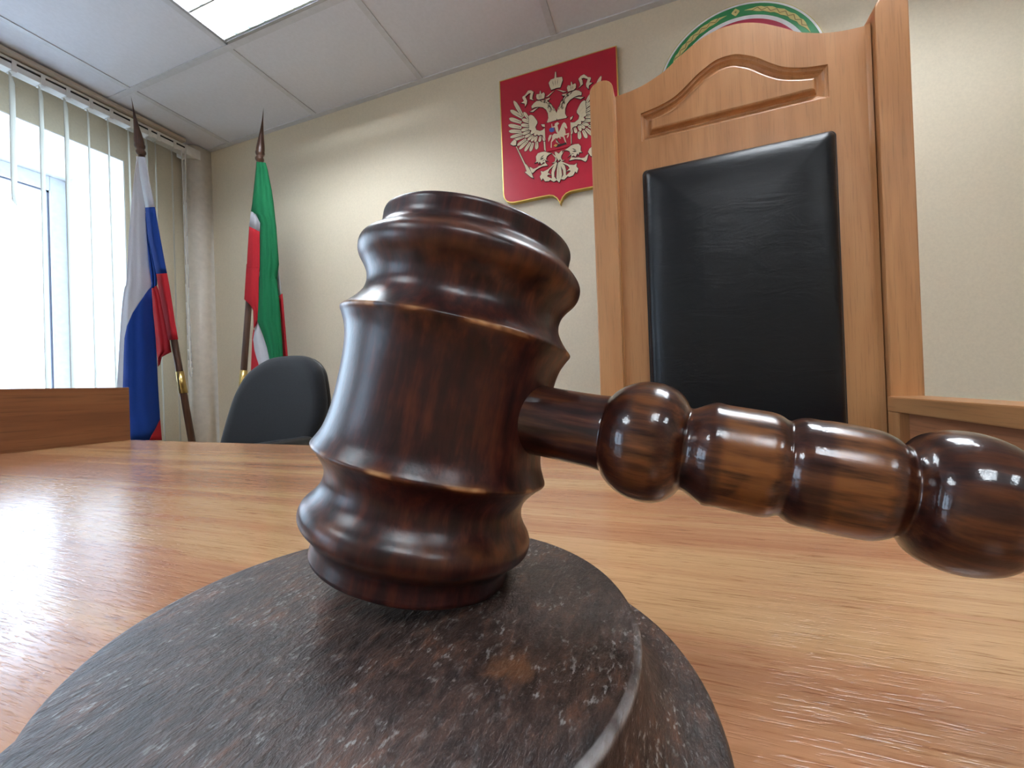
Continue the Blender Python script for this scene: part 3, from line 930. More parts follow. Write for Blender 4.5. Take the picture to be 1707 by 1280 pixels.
FLAGS = {'flag1':{'white_main':[[[-2.1521,1.1664,1.0787],[-2.1484,1.1666,1.0766]],[[-2.1859,1.1726,1.0032],[-2.1493,1.1742,0.9831]],[[-2.2313,1.1823,0.8828],[-2.1387,1.1839,0.8632]],[[-2.2523,1.1873,0.8211],[-2.1471,1.1888,0.8037]],[[-2.2736,1.1924,0.7587],[-2.1523,1.1939,0.74]],[[-2.3105,1.2028,0.6307],[-2.1606,1.2044,0.611]],[[-2.339,1.2102,0.5396],[-2.1601,1.2112,0.5269]],[[-2.351,1.2109,0.5311],[-2.1667,1.2126,0.5103]],[[-2.3789,1.2159,0.4696],[-2.2449,1.2166,0.4615]],[[-2.3987,1.2204,0.4136],[-2.3166,1.2208,0.4096]],[[-2.4164,1.225,0.3569],[-2.3665,1.2254,0.3528]],[[-2.4343,1.2297,0.2996],[-2.3967,1.2299,0.2968]],[[-2.4609,1.2368,0.2124],[-2.4205,1.237,0.2101]],[[-2.5009,1.2476,0.0792],[-2.4538,1.2477,0.0776]],[[-2.5393,1.2587,-0.0571],[-2.4901,1.2587,-0.0577]]],'blue_main':[[[-2.1667,1.2126,0.5103],[-2.1625,1.2126,0.5098]],[[-2.2449,1.2166,0.4615],[-2.1677,1.2176,0.448]],[[-2.3166,1.2208,0.4096],[-2.1717,1.2221,0.3927]],[[-2.3665,1.2254,0.3528],[-2.1736,1.2267,0.3368]],[[-2.3967,1.2299,0.2968],[-2.1755,1.2312,0.2808]],[[-2.4205,1.237,0.2101],[-2.1837,1.2381,0.1965]],[[-2.4538,1.2477,0.0776],[-2.199,1.2485,0.0686]],[[-2.4877,1.2587,-0.0577],[-2.2111,1.259,-0.0611]],[[-2.4972,1.2615,-0.092],[-2.215,1.2617,-0.0938]],[[-2.5116,1.2662,-0.1495],[-2.2599,1.2655,-0.1413]],[[-2.5249,1.2699,-0.1959],[-2.3132,1.2698,-0.1936]]],'red_main':[[[-2.2155,1.2614,-0.0902],[-2.2132,1.2614,-0.0902]],[[-2.2599,1.2655,-0.1413],[-2.2161,1.2655,-0.1413]],[[-2.3132,1.2698,-0.1936],[-2.219,1.2697,-0.1926]]],'white_sleeve':[[[-2.1528,1.1663,1.0801],[-2.0946,1.1677,1.0633]],[[-2.1543,1.1695,1.0413],[-2.0903,1.1705,1.028]],[[-2.1487,1.1752,0.9703],[-2.0866,1.1762,0.9582]],[[-2.1408,1.1805,0.9051],[-2.0778,1.1815,0.8936]],[[-2.1359,1.1845,0.8563],[-2.0725,1.1852,0.8471]]],'blue_sleeve':[[[-2.1359,1.1845,0.8563],[-2.0725,1.1852,0.8471]],[[-2.1347,1.1866,0.8305],[-2.0697,1.1875,0.8194]],[[-2.1372,1.1941,0.7377],[-2.0612,1.1951,0.726]],[[-2.1259,1.2011,0.6519],[-2.0528,1.2019,0.6417]],[[-2.1131,1.2083,0.5625],[-2.0435,1.2088,0.5571]]],'red_sleeve':[[[-2.1131,1.2083,0.5625],[-2.0435,1.2088,0.5571]],[[-2.1121,1.2087,0.5588],[-2.0419,1.2094,0.5501]],[[-2.11,1.2142,0.4901],[-2.0356,1.2149,0.4819]],[[-2.1,1.221,0.4067],[-2.0307,1.2215,0.4]],[[-2.0916,1.2267,0.337],[-2.0274,1.2271,0.3316]],[[-2.0844,1.2324,0.2658],[-2.0208,1.2326,0.2641]]],'blue_inner':[[[-2.1527,1.1863,0.8336],[-2.1314,1.1865,0.8319]],[[-2.1563,1.1939,0.7406],[-2.1342,1.1942,0.7372]],[[-2.1573,1.2013,0.6498],[-2.1239,1.2011,0.6516]],[[-2.1607,1.2071,0.5782],[-2.1121,1.2084,0.5624]],[[-2.1601,1.2112,0.5269],[-2.1212,1.2122,0.5145]],[[-2.1667,1.2126,0.5103],[-2.1273,1.2124,0.5127]],[[-2.1644,1.2135,0.4996],[-2.1571,1.2131,0.5036]]],'red_inner':[[[-2.1595,1.2132,0.5025],[-2.123,1.2124,0.5122]],[[-2.1635,1.2177,0.4476],[-2.1038,1.2171,0.4552]],[[-2.1671,1.2239,0.3713],[-2.0928,1.2244,0.3647]],[[-2.1715,1.2295,0.3016],[-2.0844,1.2301,0.2949]],[[-2.1727,1.2324,0.2665],[-2.0813,1.2325,0.2656]],[[-2.1763,1.2358,0.2244],[-2.0782,1.2368,0.2127]],[[-2.1785,1.2387,0.1891],[-2.148,1.2382,0.1944]],[[-2.1825,1.2418,0.1502],[-2.1675,1.241,0.1601]]]},'flag2':{'green_main':[[[-1.7305,1.4112,1.0861],[-1.6764,1.4104,1.0691]],[[-1.7347,1.4095,1.0483],[-1.6631,1.4088,1.0328]],[[-1.7475,1.4053,0.9527],[-1.6365,1.4043,0.9306]],[[-1.756,1.4026,0.8913],[-1.6241,1.4015,0.8666]],[[-1.7631,1.4011,0.8576],[-1.6173,1.3993,0.8176]],[[-1.7309,1.4002,0.8379],[-1.6135,1.3981,0.7897]],[[-1.7043,1.3982,0.7916],[-1.6078,1.3966,0.7548]],[[-1.7055,1.3958,0.7367],[-1.6028,1.3944,0.7067]],[[-1.7037,1.3897,0.5992],[-1.5901,1.389,0.5838]],[[-1.7058,1.3843,0.4768],[-1.6001,1.3861,0.5182]],[[-1.7085,1.3873,0.5445],[-1.6044,1.387,0.5384]],[[-1.709,1.3826,0.4377],[-1.5886,1.3823,0.4319]],[[-1.7154,1.3782,0.339],[-1.5766,1.3777,0.3268]],[[-1.6802,1.3753,0.2727],[-1.5696,1.3746,0.2574]],[[-1.655,1.3728,0.2151],[-1.5645,1.3719,0.1954]],[[-1.6385,1.3701,0.1551],[-1.5586,1.3692,0.1337]],[[-1.6236,1.366,0.0614],[-1.5505,1.3647,0.0316]]],'white_main':[[[-1.7631,1.4011,0.8576],[-1.7311,1.4008,0.8504]],[[-1.7683,1.3996,0.8235],[-1.7064,1.3991,0.8127]],[[-1.7734,1.398,0.7874],[-1.7047,1.3964,0.7503]]],'red_main':[[[-1.7734,1.398,0.7874],[-1.7047,1.3964,0.7503]],[[-1.7813,1.3932,0.6792],[-1.7046,1.3927,0.6678]],[[-1.7873,1.3887,0.5759],[-1.7051,1.3882,0.5653]],[[-1.7886,1.3903,0.6126],[-1.7073,1.3898,0.6016]],[[-1.7942,1.3865,0.5262],[-1.7081,1.386,0.5159]],[[-1.8,1.3831,0.4487],[-1.7099,1.3823,0.4306]],[[-1.7611,1.3817,0.4174],[-1.7122,1.3804,0.3883]],[[-1.7432,1.3805,0.3913],[-1.7155,1.3785,0.3461]],[[-1.74,1.3768,0.3056],[-1.721,1.3778,0.3289]]],'white_lower':[[[-1.723,1.3778,0.329],[-1.7154,1.3782,0.339]],[[-1.734,1.3761,0.291],[-1.6869,1.3756,0.2802]],[[-1.7413,1.3746,0.2561],[-1.6647,1.3737,0.2366]],[[-1.7319,1.3724,0.206],[-1.6492,1.3718,0.1938]],[[-1.715,1.3705,0.1628],[-1.6385,1.37,0.1516]],[[-1.6895,1.3679,0.1056],[-1.6285,1.3672,0.0891]],[[-1.6511,1.3648,0.0349],[-1.6139,1.3642,0.02]]],'red_lower':[[[-1.74,1.3768,0.3056],[-1.7332,1.3764,0.298]],[[-1.7472,1.3749,0.2636],[-1.7403,1.3746,0.256]],[[-1.7485,1.373,0.2212],[-1.7329,1.3724,0.2061]],[[-1.7514,1.3699,0.1507],[-1.713,1.3703,0.1592]],[[-1.7535,1.3674,0.0944],[-1.6876,1.3678,0.1021]],[[-1.7554,1.3644,0.0242],[-1.6511,1.3647,0.0315]]],'white_back':[[[-1.6038,1.3867,0.5321],[-1.5935,1.3883,0.5675]],[[-1.5999,1.3853,0.4982],[-1.5833,1.386,0.5162]],[[-1.6054,1.3873,0.5456],[-1.5919,1.3888,0.5789]],[[-1.5985,1.3855,0.5027],[-1.5821,1.386,0.5147]],[[-1.5905,1.3826,0.439],[-1.5723,1.3832,0.4509]]],'red_back':[[[-1.5905,1.3826,0.439],[-1.5677,1.3831,0.449]],[[-1.5825,1.3792,0.3619],[-1.5569,1.3791,0.3595]],[[-1.5726,1.3756,0.2783],[-1.5472,1.3755,0.2763]],[[-1.5625,1.3707,0.168],[-1.5337,1.3706,0.1663]],[[-1.555,1.3647,0.0318],[-1.5148,1.3646,0.0305]]]}}
def fold_edges(patches):
    rows = []
    for nm in patches:
        rows += [(r[0], r[1]) for r in FDAT[nm]]
    return rows
def interp(pts, z):
    pts = sorted(pts, key=lambda p: p[2])
    if z <= pts[0][2]:
        return pts[0][0]
    for a, b_ in zip(pts, pts[1:]):
        if a[2] <= z <= b_[2]:
            f = (z - a[2]) / max(1e-6, b_[2] - a[2])
            return a[0] + f * (b_[0] - a[0])
    return pts[-1][0]
def cloth_part(name, patches, depth, mat, parent, root):
    """patches: names of outline rows; each is lofted into a gently pleated sheet. depth(x, z) -> y offset"""
    bm = bmesh.new()
    for nm in patches:
        rows = FDAT[nm]
        fine = []
        for (l0, r0), (l1, r1) in zip(rows, rows[1:]):
            k = max(1, int(abs(l1[2] - l0[2]) / 0.025))
            for j in range(k):
                f = j / k
                fine.append(([l0[i] + f * (l1[i] - l0[i]) for i in range(3)], [r0[i] + f * (r1[i] - r0[i]) for i in range(3)]))
        fine.append(rows[-1])
        V = []
        N = 14
        for l, r in fine:
            row = []
            for c in range(N + 1):
                t_ = c / N
                x, y, z = (l[i] + t_ * (r[i] - l[i]) for i in range(3))
                dy = depth(x, z)
                k_ = 1 + dy / y                      # stay on the same sight line while giving the fold its depth
                row.append(bm.verts.new((x * k_, y * k_, z * k_)))
            V.append(row)
        for A_, B_ in zip(V, V[1:]):
            for c in range(N):
                bm.faces.new((A_[c], A_[c + 1], B_[c + 1], B_[c]))
    o = keep(from_bm(name, bm, mat, None, True), root)
    sm = o.modifiers.new('thick', 'SOLIDIFY')
    sm.thickness = 0.0015
    return o
def fold(patches, base, amp, pleats, ripple, ph=0.0, lean=0.0):
    L = [r[0] for nm in patches for r in FDAT[nm]]
    R = [r[1] for nm in patches for r in FDAT[nm]]
    zs = sorted(set(round(p[2], 3) for p in L + R))
    # outer edges of the whole fold, height by height
    tab = []
    for z in zs:
        xl, xr = [], []
        for nm in patches:
            l = [r[0] for r in FDAT[nm]]; r_ = [r[1] for r in FDAT[nm]]
            if min(p[2] for p in l) - 0.004 <= z <= max(p[2] for p in l) + 0.004:
                xl.append(interp(l, z))
            if min(p[2] for p in r_) - 0.004 <= z <= max(p[2] for p in r_) + 0.004:
                xr.append(interp(r_, z))
        if xl and xr:
            tab.append((min(xl), max(xr), z))
    LL = [(a, 0, z) for a, b_, z in tab]; RR = [(b_, 0, z) for a, b_, z in tab]
    def depth(x, z):
        a, b_ = interp(LL, z), interp(RR, z)
        t_ = 0.5 if b_ - a < 1e-5 else max(0, min(1, (x - a) / (b_ - a)))
        w_ = abs(b_ - a)
        return base - lean * (1 - t_) - amp * w_ * math.sin(math.pi * t_) + ripple * math.sin(pleats * math.pi * t_ + ph + z * 1.6)
    return depth
def finial(parent, root_loc, top, dirv, L=0.165):
    bm = bmesh.new()
    prof = [(0.0118, -0.012), (0.0122, 0.0), (0.0175, 0.006), (0.0185, 0.012), (0.0145, 0.018), (0.0135, 0.022), (0.018, 0.027), (0.0195, 0.034),
            (0.0175, 0.040), (0.018, 0.044), (0.0165, 0.060), (0.0115, 0.090), (0.0065, 0.125), (0.003, 0.155), (0.0, L)]
    sc = L / 0.165
    bm_lathe(bm, [(r, z * sc) for r, z in prof], 20, axis_matrix(top - dirv * L, dirv))
    return keep(from_bm('finial', bm, M['walnut'], None, True), root_loc)

def flag(key, name, top, bot, label, tb0, tb1, tn, tubes):
    global FDAT
    FDAT = FLAGS[key]
    top, bot = Vector(top), Vector(bot)
    d = (top - bot).normalized()
    root = empty(name, tuple(bot), label, 'flag')
    bm = bmesh.new()
    neck = top.lerp(bot, tn)
    bm_rod(bm, neck, bot + d * 0.028, 0.0125, 0.0145, 20)
    pole = keep(from_bm('pole', bm, M['walnut'], None, True), root)
    bm = bmesh.new()
    bm_rod(bm, top.lerp(bot, tb0), top.lerp(bot, tb1), 0.0155, 0.0158, 20)
    keep(from_bm('brass_ferrule', bm, M['brass'], None, True), root)
    L = (top - neck).length
    finial(root, root, top, d, L)
    for nm, patches, dep, mat in tubes:
        cloth_part(nm, patches, dep, M[mat], root, root)
    return root
FDAT = FLAGS['flag1']
main = fold(('white_main', 'blue_main', 'red_main'), -0.050, 0.16, 5, 0.004, 0.0, 0.13)
slv = fold(('white_sleeve', 'blue_sleeve', 'red_sleeve'), -0.024, 0.20, 3, 0.0015)
inn = fold(('blue_inner', 'red_inner'), -0.008, 0.10, 4, 0.004)
flag('flag1', 'flag_on_pole', (-2.1365, 1.15, 1.281), (-1.957, 1.319, -0.8),
     'white, blue and red striped flag draped from a leaning pole beside the window', 0.557, 0.604, 0.098,
     (('white_stripe', ('white_main', 'white_sleeve'), None, 'cl_white'),) if False else
     (('white_stripe', ('white_main',), main, 'cl_white'), ('blue_stripe', ('blue_main',), main, 'cl_blue'), ('red_stripe', ('red_main',), main, 'cl_red'),
      ('white_sleeve', ('white_sleeve',), slv, 'cl_white'), ('blue_sleeve', ('blue_sleeve',), slv, 'cl_blue'), ('red_sleeve', ('red_sleeve',), slv, 'cl_red'),
      ('blue_fold', ('blue_inner',), inn, 'cl_blue'), ('red_fold', ('red_inner',), inn, 'cl_red')))
FDAT = FLAGS['flag2']
main = fold(('green_main',), -0.040, 0.12, 6, 0.005)
left = fold(('white_main', 'red_main'), -0.030, 0.12, 3, 0.003)
low = fold(('white_lower', 'red_lower'), -0.022, 0.10, 3, 0.003)
back = fold(('white_back', 'red_back'), -0.005, 0.10, 2, 0.003)
flag('flag2', 'flag_on_pole', (-1.6959, 1.42, 1.286), (-1.882, 1.328, -0.8),
     'green, white and red flag draped from a leaning pole left of the shield', 0.559, 0.607, 0.098,
     (('green_stripe', ('green_main',), main, 'cl_green'), ('white_stripe', ('white_main',), left, 'cl_white'), ('red_stripe', ('red_main',), left, 'cl_red'),
      ('white_fold', ('white_lower', 'white_back'), None, 'cl_white')) [:3] +
     (('white_fold', ('white_lower',), low, 'cl_white'), ('red_fold', ('red_lower',), low, 'cl_red'),
      ('white_fold', ('white_back',), back, 'cl_white'), ('red_fold', ('red_back',), back, 'cl_red')))

# ---------------------------------------------------------------- red shield with the eagle
EMB = {'F1':[[[-136.4,103.9],[-174.5,179.2],14.6],[[-139.5,101.8],[-189.9,145.2],15.6],[[-145.1,83.4],[-196.1,113.4],15.6],[[-145.9,62.8],[-200.7,87.5],15.2],[[-145.5,47.6],[-199.4,62.3],14.8],[[-140.9,37.1],[-195.0,35.9],13.6],[[-135.5,24.5],[-183.5,19.8],10.7],[[-128.0,13.3],[-166.7,-4.1],12.7],[[-120.5,4.0],[-159.0,-21.0],13.6],[[-110.0,-4.1],[-135.5,-34.3],14.0],[[-99.5,-8.5],[-112.7,-40.4],13.6],[[-84.0,-8.4],[-86.0,-38.3],14.4]],'F2':[[[-113.4,88.6],[-133.8,122.0],12.1],[[-108.1,74.1],[-141.7,95.8],13.6],[[-112.4,62.1],[-147.4,74.6],13.3],[[-114.8,51.4],[-147.3,51.8],12.5],[[-111.3,39.3],[-142.0,35.5],12.1],[[-103.9,28.1],[-133.6,21.2],11.3],[[-98.4,19.3],[-122.4,6.3],11.3],[[-90.9,13.8],[-107.0,-2.0],11.3],[[-83.1,13.8],[-91.7,-8.4],11.3],[[-67.9,10.1],[-73.5,-11.8],11.7],[[-55.4,10.8],[-53.4,-12.8],12.1]],'F3':[[[-83.1,66.0],[-111.0,102.0],19.5],[[-93.0,61.0],[-114.1,70.0],14.6],[[-91.5,49.4],[-114.9,49.5],13.6],[[-86.1,38.7],[-107.8,29.1],12.9],[[-78.6,33.2],[-92.7,17.9],12.5],[[-67.2,28.5],[-76.4,14.0],12.5],[[-55.7,29.4],[-58.2,13.3],12.1]],'S':{'arm':[[-110.9,102.9],[-95.8,88.8],[-80.9,72.9],[-78.3,64.8],[-83.4,57.6],[-87.6,50.3],[-84.2,38.2],[-69.1,29.9],[-57.5,31.7],[-49.7,37.2],[-48.7,-13.0],[-60.1,12.0],[-82.9,19.3],[-101.7,35.1],[-112.7,54.6],[-114.0,73.7]],'knob':[[-63.3,54.5],[-49.1,50.9],[-48.6,40.6],[-58.9,45.0]],'leg':[[-55.3,-15.5],[-49.8,-16.8],[-48.4,-55.0],[-54.6,-48.2]],'thigh':[[-25.8,-68.2],[-40.3,-62.6],[-51.2,-56.2],[-66.1,-54.6],[-81.1,-56.6],[-89.1,-67.5],[-87.8,-84.2],[-92.8,-91.3],[-82.3,-89.0],[-78.9,-98.8],[-74.9,-90.6],[-67.9,-103.0],[-60.1,-95.7],[-51.0,-100.4],[-52.4,-88.3],[-38.0,-98.7],[-43.4,-93.9],[-48.7,-87.4],[-44.5,-75.7],[-35.1,-70.6]],'claw':[[-68.0,-106.6],[-51.0,-100.4],[-43.1,-112.0],[-66.3,-111.5],[-89.1,-118.4],[-104.6,-129.7],[-110.1,-124.9],[-116.9,-103.4],[-109.5,-106.8],[-102.1,-113.8],[-88.9,-113.0],[-79.3,-107.8]],'tail2':[[-4.5,-109.6],[-9.7,-126.4],[-17.6,-144.3],[-18.3,-162.1],[-7.9,-176.7],[-20.8,-181.3],[-33.3,-171.6],[-34.9,-165.8],[-27.6,-165.6],[-28.6,-143.8],[-24.3,-126.8],[-10.9,-111.8]],'tail3':[[-7.1,-105.5],[-23.9,-116.1],[-42.8,-128.3],[-61.5,-133.3],[-71.6,-128.5],[-69.2,-140.7],[-76.1,-150.1],[-70.2,-165.9],[-64.3,-158.0],[-55.5,-172.4],[-40.8,-174.5],[-29.5,-167.0],[-43.8,-156.8],[-47.4,-152.5],[-39.8,-148.7],[-30.8,-152.3],[-43.2,-140.8],[-37.3,-131.2],[-24.1,-121.5],[-7.3,-112.6]],'curl':[[-25.8,-67.3],[-10.2,-90.5],[-14.3,-103.9],[-25.4,-106.8],[-12.6,-107.8],[-5.8,-96.8],[-9.9,-83.4]],'head':[[-98.4,125.9],[-99.9,135.7],[-89.9,145.1],[-78.1,150.4],[-49.4,146.4],[-26.5,149.4],[-23.8,145.9],[-34.4,140.5],[-37.1,140.0],[-23.9,127.6],[-9.0,103.8],[0.3,81.5],[0.9,66.0],[-1.7,56.1],[-35.7,54.3],[-44.6,59.8],[-39.4,56.8],[-33.2,71.9],[-34.4,90.6],[-41.4,107.2],[-54.2,119.9],[-71.3,126.2],[-86.6,128.4]],'tongue':[[-106.5,115.9],[-95.0,111.9],[-81.1,119.5],[-71.4,123.4],[-88.8,121.5]],'crown':[[-79.3,169.3],[-77.1,177.1],[-65.6,174.9],[-63.2,187.3],[-60.4,186.5],[-59.0,173.1],[-48.3,177.5],[-43.8,168.9],[-47.3,153.2],[-70.2,153.8],[-77.7,159.6]],'ribbon':[[-126.2,141.7],[-127.7,154.3],[-141.2,160.8],[-130.2,165.3],[-136.6,178.4],[-135.4,183.7],[-125.5,186.7],[-111.2,201.5],[-98.6,198.9],[-89.2,189.8],[-94.2,175.3],[-95.9,164.5],[-89.5,156.2],[-105.6,166.2],[-104.5,180.0],[-100.3,188.2],[-108.7,189.6],[-119.7,183.2],[-124.7,179.9],[-117.5,162.9],[-118.9,152.0]],'cribbon':[[-4.2,173.0],[-29.7,155.7],[-41.1,155.5],[-20.2,166.4]]},'C':{'tailc':[[1.9,-109.2],[8.1,-112.4],[12.7,-159.6],[10.4,-171.6],[0.8,-188.3],[-7.9,-178.5],[-9.3,-165.7],[-6.4,-137.8],[-1.9,-113.7]],'tailv':[[-13.0,-67.0],[-7.5,-67.0],[3.0,-77.4],[12.4,-68.8],[17.9,-68.3],[11.6,-91.8],[2.0,-105.7],[-9.9,-83.4]],'crownc':[[-26.6,208.0],[-18.3,217.8],[-3.6,219.1],[0.2,243.4],[3.3,242.4],[4.3,219.1],[26.5,215.9],[28.6,203.3],[18.4,177.7],[2.8,179.9],[-17.5,177.8],[-23.7,193.9]],'sshaft':[[-171.3,-8.5],[-167.4,-9.4],[-132.7,-89.9],[-137.6,-91.6]],'shead':[[-194.1,6.1],[-187.7,14.2],[-175.4,20.7],[-167.7,13.2],[-170.3,-3.2],[-182.3,-2.3]],'sbase':[[-138.4,-87.8],[-129.8,-89.6],[-117.2,-110.6],[-110.2,-126.7],[-102.5,-150.2],[-112.8,-144.4],[-136.7,-119.3],[-128.9,-117.3]],'orb':[[115.7,-95.8],[121.3,-84.9],[133.6,-77.3],[140.4,-78.9],[146.8,-89.1],[148.0,-104.9],[139.1,-115.0],[125.4,-113.6]]},'H':{'horse':[[13.2,19.1],[21.2,34.6],[28.8,39.3],[35.8,31.0],[40.3,13.9],[36.6,11.9],[28.1,22.7],[32.0,7.2],[32.9,-7.6],[46.2,-6.4],[44.2,-19.0],[38.2,-24.8],[36.8,-21.6],[41.6,-11.1],[26.9,-11.9],[35.9,-46.1],[31.6,-43.6],[22.3,-16.7],[10.6,-12.4],[-1.6,-18.3],[-6.2,-21.6],[11.0,-41.7],[8.0,-41.0],[-6.4,-28.9],[-4.4,-13.2],[-13.5,-18.4],[-22.8,-26.5],[-23.7,-48.4],[-28.1,-45.9],[-25.7,-22.8],[-20.8,-12.2],[-20.4,-0.6],[-11.2,4.6],[2.1,-0.1]],'htail':[[-21.8,2.7],[-30.8,3.4],[-36.5,-8.5],[-36.3,-21.8],[-29.9,-14.5],[-25.1,-6.8]],'rider':[[-8.3,42.0],[2.3,46.0],[9.5,39.0],[1.9,33.6],[4.3,19.8],[5.4,7.9],[10.6,-10.9],[14.7,-20.7],[8.8,-20.7],[3.4,-6.3],[-4.9,13.3],[-8.8,28.9],[-20.8,29.0],[-21.7,45.4],[-18.7,44.6],[-17.7,32.6],[-8.6,33.3]],'cloak':[[-31.5,25.7],[-23.7,31.2],[-11.9,26.8],[-10.8,14.7],[-22.9,11.8],[-30.3,18.0]],'dragon':[[-14.5,-46.0],[0.6,-40.8],[18.4,-42.0],[33.2,-39.6],[35.9,-47.5],[18.1,-49.2],[6.2,-50.8],[-8.7,-50.3]],'gold':[[-15.9,-42.8],[-8.2,-37.2],[0.6,-42.2],[-7.2,-49.2]],'esc':[[-47.9,53.4],[52.7,51.4],[51.6,-57.0],[2.9,-58.9],[-47.5,-59.1]]},'bottom':[[-234.1,90.8],[-234.6,-191.4],[-225.5,-214.6],[-208.9,-227.1],[-192.0,-231.0],[-46.9,-228.7],[-26.0,-235.2],[-10.8,-249.7],[2.7,-272.7],[17.7,-252.5],[36.3,-238.2],[129.7,-226.3]],'top':[[-234.6,276.2],[236.3,278.1],[236.7,85.8]]}
SX, SZ = -0.3475, 0.975
SH = empty('coat_of_arms_shield', (SX, BACK, SZ), 'red shield with cream two-headed eagle and gold edge on the back wall', 'shield')
def shp(u, v, d):
    return (SX + u / 1000, BACK - d / 1000, SZ + v / 1000)
bot = [(-234.5, -190), (-231, -206), (-222, -219), (-208, -227), (-192, -230.5), (-120, -230), (-62, -229.5), (-42, -230), (-26, -235), (-13, -246), (-4, -262), (0, -272)]
outl = [(-234.5, 277), (-234.5, 90)] + bot + [(-u, v) for u, v in bot[::-1][1:]] + [(234.5, 90), (234.5, 277)]
bm = bmesh.new()
bm_prism(bm, outl, shp, 0.5, 21, 1.5)
keep(from_bm('board', bm, M['gold']), SH)
bm = bmesh.new()
bm_prism(bm, inset(outl, 4.2), shp, 20, 21.6)
keep(from_bm('red_field', bm, M['shield_red']), SH)
def grow(poly, d):
    return inset(poly, -d)
def leaf(b_, t_, w):
    bx, by = b_; tx, ty = t_
    dx, dy = tx - bx, ty - by
    L = math.hypot(dx, dy)
    nx, ny = -dy / L, dx / L
    pts = [(0, 0.32), (0.3, 0.42), (0.6, 0.5), (0.82, 0.44), (0.94, 0.26), (1.0, 0.04)]
    a = [(bx + dx * s + nx * w * q, by + dy * s + ny * w * q) for s, q in pts]
    c = [(bx + dx * s - nx * w * q, by + dy * s - ny * w * q) for s, q in pts]
    return a + c[::-1]
def mir(poly):
    return [(-u, v) for u, v in poly[::-1]]
cream, ink = bmesh.new(), bmesh.new()
lev = [21.6]
def lay_piece(poly, both=True, h=0.9, g=1.5):
    for p in ((poly, mir(poly)) if both else (poly,)):
        bm_prism(ink, grow(p, g), shp, 20.5, lev[0] + 0.25)
        bm_prism(cream, p, shp, 20.6, lev[0] + h, 0.25)
def quill(b_, t_, both=True):
    bx, by = b_; tx, ty = t_
    L = math.hypot(tx - bx, ty - by)
    nx, ny = -(ty - by) / L * 1.0, (tx - bx) / L * 1.0
    f = lambda s: (bx + (tx - bx) * s, by + (ty - by) * s)
    a, c = f(0.08), f(0.62)
    q = [(a[0] + nx, a[1] + ny), (c[0], c[1]), (a[0] - nx, a[1] - ny)]
    for p in ((q, mir(q)) if both else (q,)):
        bm_prism(ink, p, shp, 20.6, lev[0] + 1.15)
for grp in ('F1', 'F2', 'F3'):
    if grp == 'F3':
        lay_piece(EMB['S']['arm'])
        lev[0] += 0.5
    for b_, t_, w in EMB[grp]:
        lay_piece(leaf(b_, t_, w))
        if grp != 'F3':
            quill(b_, t_)
    lev[0] += 0.7
for k in ('knob', 'leg', 'claw', 'thigh', 'tail3', 'tail2', 'curl', 'tongue', 'cribbon', 'ribbon', 'head', 'crown'):
    lay_piece(EMB['S'][k])
lev[0] += 0.6
for k in ('tailc', 'tailv', 'crownc', 'sshaft', 'shead', 'sbase', 'orb'):
    lay_piece(EMB['C'][k], False)
# engraved strokes on the necks, crowns and thighs
def stroke(a, b_, w, both=True, top=None):
    L = math.hypot(b_[0] - a[0], b_[1] - a[1])
    nx, ny = -(b_[1] - a[1]) / L * w, (b_[0] - a[0]) / L * w
    m_ = ((a[0] + b_[0]) / 2, (a[1] + b_[1]) / 2)
    q = [a, (m_[0] + nx, m_[1] + ny), b_, (m_[0] - nx, m_[1] - ny)]
    for p in ((q, mir(q)) if both else (q,)):
        bm_prism(ink, p, shp, 21, lev[0] + 1.3)
rs = random.Random(3)
nk = [(-52, 144), (-38, 136), (-27, 122), (-19, 104), (-15, 86)]
for k in range(44):
    f = rs.random() * 3.6
    i = int(f); f -= i
    cx_ = nk[i][0] + f * (nk[i + 1][0] - nk[i][0]) + rs.uniform(-11, 9)
    cy_ = nk[i][1] + f * (nk[i + 1][1] - nk[i][1]) + rs.uniform(-7, 7)
    dx, dy = nk[i + 1][0] - nk[i][0], nk[i + 1][1] - nk[i][1]
    L = math.hypot(dx, dy)
    stroke((cx_ - dx / L * 5, cy_ - dy / L * 5), (cx_ + dx / L * 5, cy_ + dy / L * 5), 0.95)
tb = EMB['S']['thigh']
tcx, tcy = sum(p[0] for p in tb) / len(tb), sum(p[1] for p in tb) / len(tb)
for k in range(6):
    x_, y_ = tcx + rs.uniform(-13, 8), tcy + rs.uniform(-8, 16)
    stroke((x_ - 6, y_ - 3), (x_ + 6, y_ + 3), 1.0)
cc = EMB['C']['crownc']
ccx, ccy = sum(p[0] for p in cc) / len(cc), sum(p[1] for p in cc) / len(cc)
for dx in (-9, 0, 9):
    stroke((ccx + dx * 1.2, ccy + 5), (ccx + dx * 0.8, ccy - 19), 0.8, False)
lc = EMB['S']['crown']
lcx, lcy = sum(p[0] for p in lc) / len(lc), sum(p[1] for p in lc) / len(lc)
for dx in (-4, 3):
    stroke((lcx + dx, lcy + 2), (lcx + dx, lcy - 16), 0.7)
tp = EMB['C']['tailc']
stroke((sum(p[0] for p in tp) / len(tp), max(p[1] for p in tp) - 4), (sum(p[0] for p in tp) / len(tp), min(p[1] for p in tp) + 8), 0.5, False)
eagle = keep(from_bm('eagle', cream, M['cream']), SH)
keep(from_bm('eagle_outline', ink, M['ink']), SH)
bm = bmesh.new()
bm_prism(bm, EMB['H']['esc'], shp, 21, 25.2, 0.3)
keep(from_bm('small_shield', bm, M['shield_red']), SH)
bm = bmesh.new()
for k in ('htail', 'horse'):
    bm_prism(bm, EMB['H'][k], shp, 24.5, 26.2)
bm_prism(bm, EMB['H']['rider'], shp, 24.5, 26.8)
keep(from_bm('horse_and_rider', bm, M['cream']), SH)
